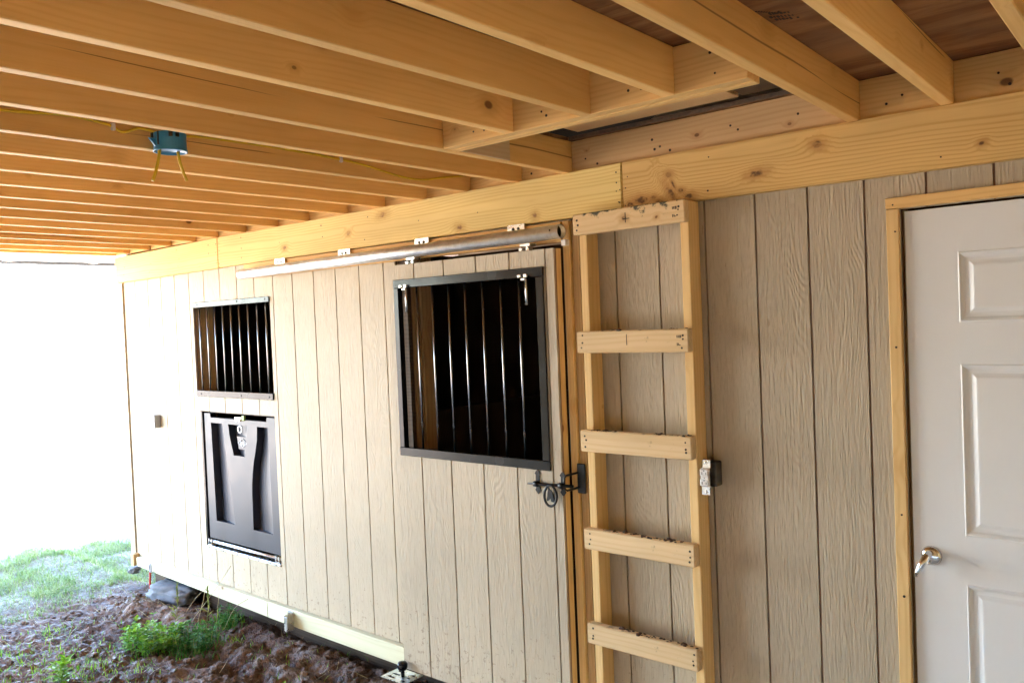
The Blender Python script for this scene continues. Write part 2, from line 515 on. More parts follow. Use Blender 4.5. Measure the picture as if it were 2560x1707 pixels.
def sweep(pts, rad, sides=8, closed=False):
    pts = [Vector(p) for p in pts]
    n = len(pts)
    rads = rad if isinstance(rad, (list, tuple)) else [rad] * n
    vs, fs = [], []
    ref = None
    for i, p in enumerate(pts):
        if closed:
            d = pts[(i + 1) % n] - pts[i - 1]
        else:
            d = pts[min(i + 1, n - 1)] - pts[max(i - 1, 0)]
        d.normalize()
        if ref is None:
            ref = Vector((0, 0, 1)) if abs(d.z) < 0.9 else Vector((1, 0, 0))
        a = (ref - d * ref.dot(d)).normalized()
        b = d.cross(a)
        ref = a
        for k in range(sides):
            t = 2 * math.pi * k / sides
            vs.append(p + (a * math.cos(t) + b * math.sin(t)) * rads[i])
    rows = n if closed else n - 1
    for i in range(rows):
        i2 = (i + 1) % n
        for k in range(sides):
            k2 = (k + 1) % sides
            fs.append((i * sides + k, i * sides + k2, i2 * sides + k2, i2 * sides + k))
    if not closed:
        fs.append(tuple(range(sides))[::-1])
        fs.append(tuple(range((n - 1) * sides, n * sides)))
    return [tuple(v) for v in vs], fs

def tube(name, pts, rad, mat, parent=None, sides=10, closed=False):
    v, f = sweep(pts, rad, sides, closed)
    return mesh_obj(name, v, f, mat, parent, smooth=True)

def merge(parts):
    V, F = [], []
    for v, f in parts:
        o = len(V)
        V += list(v)
        F += [tuple(i + o for i in q) for q in f]
    return V, F

def lathe(name, c, prof, mat, parent=None, axis='z', seg=20):
    """prof: list of (radius, height along axis)"""
    vs, fs = [], []
    for r, h in prof:
        for k in range(seg):
            a = 2 * math.pi * k / seg
            p = {'z': (r * math.cos(a), r * math.sin(a), h), 'y': (r * math.cos(a), h, r * math.sin(a)),
                 'x': (h, r * math.cos(a), r * math.sin(a))}[axis]
            vs.append(tuple(Vector(c) + Vector(p)))
    for i in range(len(prof) - 1):
        for k in range(seg):
            k2 = (k + 1) % seg
            fs.append((i * seg + k, i * seg + k2, (i + 1) * seg + k2, (i + 1) * seg + k))
    fs.append(tuple(range(seg))[::-1]); fs.append(tuple(range((len(prof) - 1) * seg, len(prof) * seg)))
    bm = bmesh.new()
    bv = [bm.verts.new(v) for v in vs]
    for f in fs:
        bm.faces.new([bv[i] for i in f])
    bmesh.ops.recalc_face_normals(bm, faces=bm.faces)
    o = bm_obj(name, bm, mat, parent, smooth=True)
    return o

def plate(name, outline, y0, y1, mat, parent=None, bev=0.0008):
    """an outline of (x, z) points extruded from y0 (front) to y1 (back)"""
    bm = bmesh.new()
    vs = [bm.verts.new((x, y0, z)) for x, z in outline]
    f = bm.faces.new(vs)
    r = bmesh.ops.extrude_face_region(bm, geom=[f])
    for e in r['geom']:
        if isinstance(e, bmesh.types.BMVert):
            e.co.y = y1
    bmesh.ops.recalc_face_normals(bm, faces=bm.faces)
    return bm_obj(name, bm, mat, parent)

def rect_minus(x0, x1, z0, z1, holes):
    """cells of a rectangle with rectangular holes, grouped into connected pieces"""
    xs = sorted({x0, x1, *[h for q in holes for h in q[:2] if x0 < h < x1]})
    zs = sorted({z0, z1, *[h for q in holes for h in q[2:] if z0 < h < z1]})
    keep = set()
    for i in range(len(xs) - 1):
        for j in range(len(zs) - 1):
            cx, cz = (xs[i] + xs[i + 1]) / 2, (zs[j] + zs[j + 1]) / 2
            if not any(h[0] < cx < h[1] and h[2] < cz < h[3] for h in holes):
                keep.add((i, j))
    comps = []
    while keep:
        st = [keep.pop()]; cmp_ = []
        while st:
            a = st.pop(); cmp_.append(a)
            for d in ((1, 0), (-1, 0), (0, 1), (0, -1)):
                b = (a[0] + d[0], a[1] + d[1])
                if b in keep:
                    keep.remove(b); st.append(b)
        comps.append([(xs[i], xs[i + 1], zs[j], zs[j + 1]) for i, j in cmp_])
    return comps

def slab_cells(name, cells, y0, y1, mat, parent):
    bm = bmesh.new()
    for (a, b, c, d) in cells:
        bm.faces.new([bm.verts.new(p) for p in ((a, y0, c), (b, y0, c), (b, y0, d), (a, y0, d))])
    bmesh.ops.remove_doubles(bm, verts=bm.verts, dist=1e-5)
    # join verts lying on other cells' edges is not needed: the grid is shared
    r = bmesh.ops.extrude_face_region(bm, geom=list(bm.faces))
    for e in r['geom']:
        if isinstance(e, bmesh.types.BMVert):
            e.co.y = y1
    bmesh.ops.recalc_face_normals(bm, faces=bm.faces)
    return bm_obj(name, bm, mat, parent)

def boarded(xs, z0, z1, holes, yf, thick, mat, parent, gap=0.0038, name='board'):
    for a, b in zip(xs[:-1], xs[1:]):
        for comp in rect_minus(a + gap, b - gap, z0, z1, holes):
            if max(c[1] for c in comp) - min(c[0] for c in comp) < 0.004:
                continue
            slab_cells(name, comp, yf, yf + thick, mat, parent)

# ------------------------------------------------------------------ ground
def spaced(lo, hi, step, far, n):
    core = np.arange(lo, hi + 1e-6, step)
    g = np.geomspace(step * 2, far, n)
    return np.concatenate([(lo - g)[::-1], core, hi + g])

def bump_h(x, y, cx, cy, sx, sy, h):
    return h * math.exp(-((x - cx) / sx) ** 2 - ((y - cy) / sy) ** 2)

def ground_h(x, y):
    d = max(0.0, -x - 9.2) + max(0.0, x + 2.0) + max(0.0, -y - 2.0) + max(0.0, y - 0.6)
    if d > 1.5:
        return 0.0
    fade = max(0.0, 1 - d / 1.5)
    p = Vector((x, y, 0.0))
    lawn = min(1.0, max(0.0, (-5.9 - x + 0.35 * noise.noise(p * 1.3)) / 0.6))
    rough = 1 - 0.72 * lawn
    h = 0.02 + 0.022 * noise.noise(p * 1.1) + 0.02 * noise.noise(p * 2.6 + Vector((9, 2, 0)))
    r = noise.ridged_multi_fractal(p * 5.2 + Vector((3, 1, 7)), 0.9, 2.1, 4, 1.0, 2.0)
    h += rough * 0.016 * (r - 1.3)
    q = Vector((x * 1.0, y * 1.2, 3.3))
    t = noise.turbulence(q * 9.0, 3, True)
    h += rough * 0.030 * (t - 0.5)
    t2 = noise.turbulence(q * 23.0 + Vector((4, 4, 1)), 3, True)
    pit = max(0.0, noise.noise(p * 6.5 + Vector((1, 8, 2))))
    h += rough * (0.026 * (t2 - 0.45) - 0.045 * pit * pit)
    h += rough * 0.008 * noise.noise(p * 52.0)
    # wheel ruts along the wall and the heap of thrown mud by the stone
    rutm = min(1.0, max(0.0, (x + 5.2) / 0.7))
    rut = math.exp(-((y + 0.44 + 0.05 * math.sin(x * 2.3)) / 0.075) ** 2) + 0.8 * math.exp(-((y + 0.17 + 0.04 * math.sin(x * 3.1)) / 0.06) ** 2)
    lug = 0.6 + 0.4 * math.sin(x * 26.0 + y * 11.0)
    h -= rutm * 0.075 * rut * lug
    h += rutm * 0.045 * math.exp(-((y + 0.30) / 0.05) ** 2) * (0.6 + 0.5 * noise.noise(p * 12))
    h += bump_h(x, y, -5.75, -0.28, 0.30, 0.13, 0.075)
    h += bump_h(x, y, -5.35, -0.22, 0.18, 0.10, 0.05)
    h -= bump_h(x, y, -5.45, -0.42, 0.12, 0.06, 0.07)
    h += bump_h(x, y, -3.2, -0.12, 0.3, 0.12, 0.03)
    if y > 0.02:
        h -= min(0.08, (y - 0.02) * 0.5)
    return h * fade

gx = spaced(-8.9, -2.9, 0.0155, 260, 26)
gy = spaced(-1.75, 0.30, 0.0140, 260, 26)
GV = [(x, y, ground_h(x, y)) for y in gy for x in gx]
nx_, ny_ = len(gx), len(gy)
GF = [(j * nx_ + i, j * nx_ + i + 1, (j + 1) * nx_ + i + 1, (j + 1) * nx_ + i) for j in range(ny_ - 1) for i in range(nx_ - 1)]
tag(mesh_obj('ground', GV, GF, 'mud', loc=(0, 0, 0), smooth=True), kind='structure')

# ------------------------------------------------------------------ barn wall
WIN = (-5.402, -4.472, 1.52, 2.168)
FEED = (-5.372, -4.478, 0.461, 1.417)
DOOR = (-3.300, -2.185, 0.0, 2.300)
WDOOR = (-0.772, 0.150, 0.0, 2.275)
HOLES = [WIN, FEED, DOOR, WDOOR]
ZB, ZT = 0.19, 2.41
XS = [-6.425, -6.239, -6.040, -5.842, -5.643, -5.445, -5.247, -5.045, -4.838, -4.640, -4.432, -4.226, -4.016, -3.810, -3.600, -3.395,
      -3.19, -2.99, -2.78, -2.57, -2.36, -2.130, -1.908, -1.700, -1.490, -1.283, -1.084, -0.887, -0.690, -0.493, -0.29, -0.087, 0.116, 0.32, 0.52, 0.73, 0.93, 1.13, 1.34,
      1.54, 1.74, 1.95, 2.15, 2.35, 2.56, 2.76, 2.96, 3.17, 3.37, 3.57]
wall = thing('barn_wall', (-1.5, 0, 0.12), 'long beige wall of grooved vertical siding below the yellow header beam', 'wall')
boarded(XS, ZB, ZT, HOLES, 0.0, 0.010, 'siding', wall)
for comp in rect_minus(-6.425, 3.57, ZB + 0.003, ZT - 0.003, HOLES):
    slab_cells('sheathing', comp, 0.0105, 0.018, 'groove', wall)
box('corner_trim', -6.500, -6.430, -0.012, 0.08, 0.18, 2.41, 'siding', wall)
# sill boards, slightly out of level as they lie
def sill(xa, xb, za, zb, ta, tb):
    bm = bmesh.new()
    co = [(xa, za), (xb, zb), (xb, tb), (xa, ta)]
    a = [bm.verts.new((x, -0.040, z)) for x, z in co]
    b = [bm.verts.new((x, -0.002, z)) for x, z in co]
    bm.faces.new(a); bm.faces.new(b[::-1])
    for i in range(4):
        j = (i + 1) % 4
        bm.faces.new((a[i], b[i], b[j], a[j]))
    bmesh.ops.recalc_face_normals(bm, faces=bm.faces)
    bmesh.ops.bevel(bm, geom=list(bm.edges), offset=0.003, segments=1, affect='EDGES')
    bm_obj('sill_board', bm, 'treated', wall)
sill(-6.36, -4.600, 0.176, 0.129, 0.242, 0.226)
sill(-4.597, -3.205, 0.127, 0.112, 0.230, 0.219)
sill(-2.18, 3.5, 0.112, 0.110, 0.218, 0.215)
box('corner_block', -6.435, -6.385, -0.05, -0.002, 0.172, 0.262, 'old_z', wall)
# framing that shows through the openings
box('stud', -3.300, -3.236, 0.020, 0.048, 0.20, 2.40, 'dark_wood', wall)  # dark strip standing in for the shadow gap behind the door
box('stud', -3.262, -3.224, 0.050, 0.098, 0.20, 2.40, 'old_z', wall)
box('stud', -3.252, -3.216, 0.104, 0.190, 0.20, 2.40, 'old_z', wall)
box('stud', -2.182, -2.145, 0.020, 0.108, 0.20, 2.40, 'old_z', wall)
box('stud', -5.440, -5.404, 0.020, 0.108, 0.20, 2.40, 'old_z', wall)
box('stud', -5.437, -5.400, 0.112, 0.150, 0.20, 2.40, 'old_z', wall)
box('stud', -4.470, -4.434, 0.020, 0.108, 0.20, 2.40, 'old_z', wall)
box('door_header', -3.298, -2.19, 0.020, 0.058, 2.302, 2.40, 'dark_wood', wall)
# jamb boards right of the sliding door
box('jamb_board', -2.163, -2.128, -0.030, -0.002, 0.15, 2.384, 'pine_z', wall)
box('jamb_board', -2.124, -2.086, -0.016, -0.001, 0.15, 2.384, 'old_z', wall)
# track backing board
box('track_backing_board', -4.690, -2.170, -0.036, -0.002, 2.295, 2.384, 'pine_x', wall)

# ------------------------------------------------------------------ stall room behind the wall
stall = thing('stall_interior', (-3.0, 2, 0.12), None, None)
tag(stall, kind='structure')
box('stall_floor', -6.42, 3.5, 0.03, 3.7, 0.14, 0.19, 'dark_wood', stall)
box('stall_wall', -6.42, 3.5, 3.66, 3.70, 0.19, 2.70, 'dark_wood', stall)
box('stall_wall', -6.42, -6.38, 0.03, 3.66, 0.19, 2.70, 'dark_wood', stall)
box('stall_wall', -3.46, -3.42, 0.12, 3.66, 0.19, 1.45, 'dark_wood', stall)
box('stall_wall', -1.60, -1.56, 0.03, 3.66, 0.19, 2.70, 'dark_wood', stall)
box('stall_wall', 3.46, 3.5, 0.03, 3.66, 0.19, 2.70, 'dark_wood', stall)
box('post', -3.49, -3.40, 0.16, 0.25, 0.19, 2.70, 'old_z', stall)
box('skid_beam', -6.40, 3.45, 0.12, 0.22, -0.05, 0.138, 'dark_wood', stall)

# ------------------------------------------------------------------ header beam
hdr = thing('header_beam', (-1.5, 0, 2.388), 'yellow pine header beam of three boards running along the wall top', 'beam')
HB = [(-6.460, -4.973, 2.372, 2.566, 2.384, 2.583, ()),
      (-4.970, -1.838, 2.386, 2.583, 2.394, 2.592, ((-4.224, 2.448), (-3.619, 2.476), (-3.332, 2.545), (-2.773, 2.42), (-2.302, 2.425))),
      (-1.835, 3.60, 2.395, 2.592, 2.36, 2.575, ((-1.027, 2.530), (-1.253, 2.460), (-0.516, 2.448), (-1.618, 2.508), (-1.745, 2.425), (-1.606, 2.43)))]
for i, (xa, xb, za, ta, zb, tb, kn) in enumerate(HB):
    cx, cz = (xa + xb) / 2, (min(za, zb) + max(ta, tb)) / 2
    ks = [(k[0] - cx, k[1] - cz, 0.022 + 0.008 * math.sin(k[0] * 9), 0.0125) for k in kn]
    if i == 2:
        ks[2] = (ks[2][0], ks[2][1], 0.010, 0.009)
        ks[4] = (ks[4][0], ks[4][1], 0.030, 0.014)
        ks[5] = (ks[5][0], ks[5][1], 0.014, 0.040)
    if i == 2:
        for (sx_, sz_, a_, b_) in ((-1.80, 2.412, 0.016, 0.010), (-1.69, 2.428, 0.012, 0.009), (-1.665, 2.408, 0.022, 0.009), (-1.565, 2.440, 0.013, 0.008), (-1.53, 2.412, 0.020, 0.012), (-1.60, 2.470, 0.006, 0.022)):
            ks.append((sx_ - cx, sz_ - cz, a_, b_))
    h1, h2 = ((0.74, 0.56, 0.215), (0.57, 0.37, 0.095)) if i < 2 else ((0.66, 0.44, 0.165), (0.47, 0.26, 0.068))
    mat = wood('header_pine_%d' % i, 'x', h1, h2, 0.013, knots=ks, vknots=(i == 0), contrast=0.55,
               knotcol=(0.22, 0.10, 0.04) if i < 2 else (0.11, 0.055, 0.028))
    bm = bmesh.new()
    co = [(xa, za), (xb, zb), (xb, tb), (xa, ta)]
    a = [bm.verts.new((x, -0.045, z)) for x, z in co]
    b = [bm.verts.new((x, -0.001, z)) for x, z in co]
    bm.faces.new(a); bm.faces.new(b[::-1])
    for q in range(4):
        j = (q + 1) % 4
        bm.faces.new((a[q], b[q], b[j], a[j]))
    bmesh.ops.recalc_face_normals(bm, faces=bm.faces)
    bmesh.ops.bevel(bm, geom=list(bm.edges), offset=0.004, segments=2, affect='EDGES')
    bm_obj('beam_board', bm, mat, hdr, loc=(cx, -0.023, cz))

def nail_dots(name, pts, y, parent, r=0.0034):
    V, F = [], []
    for x, z in pts:
        o = len(V)
        rr = r * random.uniform(0.7, 1.2)
        for k in range(6):
            V.append((x + rr * math.cos(k * math.pi / 3), y - 0.0012, z + rr * math.sin(k * math.pi / 3)))
        for k in range(6):
            V.append((x + rr * math.cos(k * math.pi / 3), y + 0.003, z + rr * math.sin(k * math.pi / 3)))
        F.append(tuple(o + k for k in range(6))[::-1])
        for k in range(6):
            k2 = (k + 1) % 6
            F.append((o + k, o + k2, o + 6 + k2, o + 6 + k))
    o = mesh_obj(name, V, F, 'nail', parent)
    tag(o, kind='stuff')
    return o
np_ = []
for x in np.arange(-6.3, 3.4, 0.405):
    for z in (2.425, 2.485, 2.550):
        if random.random() < 0.6:
            np_.append((x + random.uniform(-0.02, 0.02), z + random.uniform(-0.008, 0.008)))
for x in (-4.99, -4.955, -1.86, -1.815):
    for z in (2.42, 2.475, 2.53):
        np_.append((x + random.uniform(-0.008, 0.008), z + random.uniform(-0.02, 0.02)))
nail_dots('nail_heads', np_, -0.045, hdr)

# ------------------------------------------------------------------ loft floor: joists, hatch framing, plywood
loft = thing('loft_floor', (-2, -1.8, 2.587), 'overhead loft floor of parallel pine joists under brown plywood', 'ceiling')
JX = {0: (-0.594, -0.567), 1: (-0.885, -0.834), 2: (-1.154, -1.182), 3: (-1.433, -1.530), 4: (-1.752, -1.825), 5: (-2.100, -2.135),
      6: (-2.385, -2.462), 7: (-2.707, -2.779), 8: (-3.010, -3.115), 9: (-3.328, -3.426), 10: (-3.636, -3.766), 11: (-3.996, -4.025),
      12: (-4.307, -4.341), 13: (-4.655, -4.637), 14: (-4.988, -4.898), 15: (-5.273, -5.270), 16: (-5.607, -5.566), 17: (-5.919, -5.933),
      18: (-6.246, -6.270), 19: (-6.477, -6.490), -1: (-0.30, -0.285), -2: (0.005, 0.02), -3: (0.31, 0.32), -4: (0.62, 0.63), -5: (0.93, 0.94),
      -6: (1.24, 1.25), -7: (1.55, 1.56), -8: (1.86, 1.87), -9: (2.17, 2.17), -10: (2.48, 2.48), -11: (2.79, 2.79), -12: (3.1, 3.1), -13: (3.4, 3.4)}
Z0, Z1 = 2.587, 2.727
YW, YE = -0.0225, -3.66
HY0, HY1 = -0.822, -0.745      # the doubled hatch header
for k in sorted(JX):
    xa, xb = JX[k]
    def at(y):
        return xa + (xb - xa) * (-0.045 - y) / 3.615
    ye = HY0 - 0.001 if k in (2, 3, 4) else YW
    w_ = 0.038 if k != 19 else 0.078
    zo = 0.010 if k >= 13 and False else 0.0
    beam('joist', (at(ye), ye), (at(YE), YE), w_, Z0, Z1, 'joist', loft)
xT = -2.107
box('hatch_header', xT + 0.002, -0.938, HY0, HY0 + 0.0375, Z0 + 0.001, Z1 - 0.001, 'pine_x', loft)
box('hatch_header', xT + 0.004, -0.936, HY0 + 0.0390, HY1, Z0 - 0.001, Z1 - 0.003, 'pine_x', loft)
box('trimmer_block', -2.0975, -2.089, HY1 + 0.002, -0.46, Z0 + 0.0005, Z1 - 0.004, 'scab', loft, bev=0.001)
# rim boards along the wall
box('rim_board', -6.55, -2.150, -0.021, 0.018, Z0 + 0.001, Z1 - 0.001, 'pine_x', loft)
box('rim_board', -2.148, -0.895, -0.0205, 0.018, Z0 + 0.0015, Z1 - 0.0015, 'rim', loft)
box('rim_board', -0.893, 3.55, -0.021, 0.018, Z0 + 0.001, Z1 - 0.001, 'pine_x', loft)
box('rim_board', -6.55, 3.55, -3.70, -3.662, Z0 + 0.001, Z1 - 0.001, 'pine_x', loft)
# plywood deck, leaving the hatch open
ZD0, ZD1 = Z1 + 0.0015, Z1 + 0.018
def deck(xa, xb, ya, yb):
    box('deck_panel', xa + 0.001, xb - 0.001, ya + 0.001, yb - 0.001, ZD0, ZD1, 'ply', loft, bev=0)
for (xa, xb) in ((-6.6, -4.55), (-4.55, -2.11), (-2.11, -0.905), (-0.905, 1.45), (1.45, 3.6)):
    for (ya, yb) in ((-3.70, -2.44), (-2.44, -1.22)):
        deck(xa, xb, ya, yb)
    if xa == -2.11:
        deck(xa, xb, -1.22, HY1 - 0.01)
        deck(xa, xb, -0.035, 0.03)
    else:
        deck(xa, xb, -1.22, 0.03)
    deck(xa, xb, 0.03, 1.25)
    deck(xa, xb, 1.25, 2.47)
    deck(xa, xb, 2.47, 3.70)
box('deck_edge_strip', -2.10, -0.92, -0.0415, -0.0362, ZD0 - 0.001, ZD1 - 0.002, 'osb', loft, bev=0)
# loose plank lying up in the loft, seen through the hatch
box('hatch_lid', -2.03, -1.30, -0.770, -0.072, ZD1 + 0.002, ZD1 + 0.040, 'rim', loft)
box('hatch_lid', -1.02, -0.91, -0.770, -0.060, ZD1 + 0.002, ZD1 + 0.040, 'rim', loft)
box('hatch_lid', -1.28, -1.04, -0.770, -0.080, ZD1 + 0.002, ZD1 + 0.040, 'dark_wood', loft)
# stencilled grade stamp on the plywood (arrow and two broken rows of marks)
sb = []
def mark(cx, cy, lx, ly, rot=0.0):
    sb.append((cx - lx / 2, cx + lx / 2, cy - ly / 2, cy + ly / 2, ZD0 - 0.0012, ZD0 + 0.002))
for i in range(9):
    mark(-0.873 + i * 0.0045, -0.905 + i * 0.0062, 0.0052, 0.004)
mark(-0.838, -0.853, 0.010, 0.004); mark(-0.831, -0.858, 0.004, 0.012)
for row, (bx_, by_) in enumerate(((-0.862, -0.865), (-0.862, -0.835), (-0.858, -0.808))):
    for i in range(7):
        if random.random() < 0.85:
            mark(bx_ + i * 0.008, by_ + i * 0.0045, random.choice((0.003, 0.005, 0.006)), random.choice((0.008, 0.012, 0.015)))
boxes('grade_stamp', sb, 'black_ink', loft)
# nail heads at the joist ends
jn = []
for x0_, x1_ in ((-2.02, -0.96),):
    for x in (-1.95, -1.90, -1.66, -1.62, -1.30, -1.26, -1.03):
        for z in (2.625, 2.685):
            jn.append((x + random.uniform(-0.02, 0.02), z + random.uniform(-0.01, 0.01)))
nail_dots('nail_heads', jn, HY0, loft, 0.004)
rn = [(x, z) for x, z in ((-2.03, 2.64), (-1.97, 2.61), (-1.70, 2.665), (-1.69, 2.625), (-1.665, 2.632), (-1.62, 2.61), (-1.36, 2.66), (-1.33, 2.64), (-1.10, 2.655),
                          (-0.80, 2.63), (-0.75, 2.65), (-0.47, 2.66), (-0.44, 2.62), (-2.28, 2.65), (-2.33, 2.62))]
nail_dots('nail_heads', rn, -0.021, loft, 0.005)

# ------------------------------------------------------------------ roof over the loft, with the overhang at the open end
roof = thing('barn_roof', (-2, 0, 2.75), 'grey metal overhang beyond the last joist at the open end', 'roof')
def roof_plane(xa, za, xb, zb):
    V = [(xa, -4.1, za), (xb, -4.1, zb), (xb, 4.1, zb), (xa, 4.1, za)]
    V += [(x, y, z + 0.05) for x, y, z in V]
    F = [(3, 2, 1, 0), (4, 5, 6, 7), (0, 1, 5, 4), (1, 2, 6, 5), (2, 3, 7, 6), (3, 0, 4, 7)]
    mesh_obj('roof_sheet', V, F, 'roof', roof)
roof_plane(-7.40, 2.66, -1.8, 4.55)
roof_plane(-1.8, 4.55, 4.4, 2.66)
for y in (-3.98, 3.94):
    V = [(-6.6, y, 2.60), (3.7, y, 2.60), (3.7, y, 2.90), (-1.8, y, 4.57), (-6.6, y, 2.955)]
    V2 = [(a, b + 0.04, c) for a, b, c in V]
    mesh_obj('gable_wall', V + V2, [(0, 1, 2, 3, 4), (9, 8, 7, 6, 5)] + [(i, (i + 1) % 5, 5 + (i + 1) % 5, 5 + i) for i in range(5)], 'siding', roof)
box('end_wall', -6.60, -6.56, -3.94, 3.94, 2.60, 2.955, 'white_paint', roof)
box('end_wall', 3.66, 3.70, -3.94, 3.94, 2.60, 2.90, 'siding', roof)
ys = [-4.0, -3.29, -2.57, -1.85, -1.13, -0.49, 0.17, 0.8, 1.5, 2.2, 3.0, 3.9]
for a, b in zip(ys[:-1], ys[1:]):
    box('soffit_panel', -7.36, -6.605, a + 0.036, b - 0.036, 2.604, 2.612, 'soffit', roof, bev=0)
for y in ys:
    box('lookout', -7.36, -6.605, y - 0.034, y + 0.034, 2.598, 2.650, 'white_paint', roof)
box('fascia', -7.40, -7.363, -4.1, 4.1, 2.580, 2.66, 'soffit', roof)

# ------------------------------------------------------------------ unseen walls added behind the camera to bounce light
opp = thing('added_facing_wall', (-1.5, -3.72, 0.12), 'unseen pine boarded wall added on the camera side to bounce light', 'wall')
ox = [-6.45 + 0.2032 * 2 * i for i in range(25)]
boarded(ox, 0.15, 2.60, [], -3.735, 0.012, 'bounce_pine', opp)
box('sheathing', -6.45, 3.3, -3.76, -3.738, 0.15, 2.60, 'groove', opp)
endw = thing('added_end_wall', (2.42, -1.85, 0.0), 'unseen pine boarded end wall added behind the camera to bounce light', 'wall')
for i in range(9):
    box('board', 2.385, 2.40, -3.72 + i * 0.41, -3.72 + i * 0.41 + 0.40, 0.0, 2.58, 'bounce_pine', endw, bev=0)
box('sheathing', 2.402, 2.43, -3.72, -0.05, 0.0, 2.58, 'groove', endw)

# ------------------------------------------------------------------ barred window
win = thing('barred_window', (-4.94, -0.005, 1.52), 'square opening of nine upright steel bars above the grey feed hatch', 'window')
box('top_rail', -5.402, -4.470, -0.010, -0.001, 2.135, 2.170, 'black_metal', win)
box('bottom_rail', -5.396, -4.472, -0.010, -0.001, 1.518, 1.560, 'black_metal', win)
for x in (-5.327, -5.228, -5.129, -5.030, -4.930, -4.829, -4.728, -4.624, -4.527):
    tube('bar', [(x, 0.004, 1.545), (x, 0.004, 2.150)], 0.0052, 'bar_steel', win, 10)
for x in (-5.33, -4.83, -4.51):
    for z in (2.155, 1.537):
        lathe('screw', (x, -0.0105, z), [(0.001, -0.002), (0.006, -0.001), (0.006, 0.001)], 'slot', win, 'y', 8)

# ------------------------------------------------------------------ feed hatch with moulded panel
feed = thing('feed_hatch', (-4.92, 0, 0.46), 'grey moulded drop-down feed door with a diamond emblem below the barred window', 'hatch')
outer = [(-5.332, 0.532), (-4.488, 0.530), (-4.488, 1.402), (-4.575, 1.402), (-4.582, 1.374), (-5.250, 1.374), (-5.258, 1.402), (-5.332, 1.402)]
P1 = [(-5.250, 1.338), (-5.238, 0.660), (-5.000, 0.660), (-5.105, 1.338)]
P2 = [(-5.032, 1.338), (-5.022, 1.26), (-5.000, 1.19), (-4.980, 1.131), (-4.846, 1.131), (-4.800, 1.338)]
P3 = [(-4.690, 1.338), (-4.698, 1.25), (-4.722, 1.172), (-4.748, 1.10), (-4.765, 1.027), (-4.778, 0.95), (-4.783, 0.880), (-4.786, 0.654), (-4.560, 0.654), (-4.568, 1.338)]
bm = bmesh.new()
YF = 0.006
loops = []
for lp in (outer, P1, P2, P3):
    vs = [bm.verts.new((x, YF, z)) for x, z in lp]
    es = [bm.edges.new((vs[i], vs[(i + 1) % len(vs)])) for i in range(len(vs))]
    loops.append((vs, es))
bmesh.ops.triangle_fill(bm, use_beauty=True, use_dissolve=False, edges=[e for _, es in loops for e in es])
# outer rim going back
vo = loops[0][0]
vb = [bm.verts.new((v.co.x, YF + 0.04, v.co.z)) for v in vo]
for i in range(len(vo)):
    j = (i + 1) % len(vo)
    bm.faces.new((vo[i], vo[j], vb[j], vb[i]))
for (vs, es), lp in zip(loops[1:], (P1, P2, P3)):
    def depth(x, z):
        L_ = [p for p in lp]
        # left and right edge of the pocket at this height
        xs_ = []
        for i in range(len(L_)):
            (xa, za), (xb, zb) = L_[i], L_[(i + 1) % len(L_)]
            if abs(za - zb) > 1e-6 and min(za, zb) - 1e-6 <= z <= max(za, zb) + 1e-6:
                xs_.append(xa + (xb - xa) * (z - za) / (zb - za))
        a_, b_ = min(xs_), max(xs_)
        return 0.047 * (1 - (x - a_) / max(1e-4, b_ - a_)) + 0.003
    zs_ = np.linspace(min(p[1] for p in lp), max(p[1] for p in lp), 18)
    rows = []
    for z in zs_:
        xs_ = []
        for i in range(len(lp)):
            (xa, za), (xb, zb) = lp[i], lp[(i + 1) % len(lp)]
            if abs(za - zb) > 1e-6 and min(za, zb) - 1e-6 <= z <= max(za, zb) + 1e-6:
                xs_.append(xa + (xb - xa) * (z - za) / (zb - za))
        a_, b_ = min(xs_), max(xs_)
        fr = [bm.verts.new((a_, YF, z)), bm.verts.new((a_ + 0.004, YF + 0.05, z)),
              bm.verts.new((a_ + (b_ - a_) * 0.45, YF + 0.034, z)), bm.verts.new((b_, YF + 0.001, z))]
        rows.append(fr)
    for r0, r1 in zip(rows[:-1], rows[1:]):
        for i in range(3):
            bm.faces.new((r0[i], r0[i + 1], r1[i + 1], r1[i]))
    for r in (rows[0], rows[-1]):
        a_, b_ = r[0], r[-1]
        bm.faces.new((a_, r[1], r[2], b_))
bmesh.ops.recalc_face_normals(bm, faces=bm.faces)
hatch_panel = bm_obj('moulded_panel', bm, 'feeder', feed)
box('back_sheet', -5.330, -4.490, YF + 0.056, YF + 0.062, 0.535, 1.372, 'black_metal', feed)
box('dark_gap_strip', -5.372, -5.350, 0.0, 0.07, 0.462, 1.416, 'black_metal', feed)  # black strips standing in for the dark gap round the panel
box('dark_gap_strip', -5.349, -4.480, 0.03, 0.07, 1.405, 1.416, 'black_metal', feed)
box('bottom_angle', -5.349, -4.480, -0.010, 0.035, 0.461, 0.479, 'zinc', feed)
tube('hinge_rod', [(-5.335, 0.012, 0.507), (-4.492, 0.012, 0.505)], 0.011, 'galv', feed, 10)
for x in (-5.318, -4.515):
    boxes('hinge_bracket', [(x - 0.022, x + 0.022, -0.006, 0.03, 0.482, 0.487), (x - 0.022, x - 0.018, -0.006, 0.03, 0.487, 0.525), (x + 0.012, x + 0.016, -0.006, 0.03, 0.487, 0.522)], 'zinc', feed)
boxes('latch_plate', [(-4.925, -4.855, -0.008, 0.002, 1.378, 1.392), (-4.915, -4.900, -0.012, 0.002, 1.366, 1.380), (-4.875, -4.862, -0.012, 0.002, 1.366, 1.380)], 'zinc', feed)
box('latch_tab', -4.848, -4.818, -0.006, 0.01, 1.372, 1.404, simple('green_tab', (0.30, 0.42, 0.12), 0.5), feed)
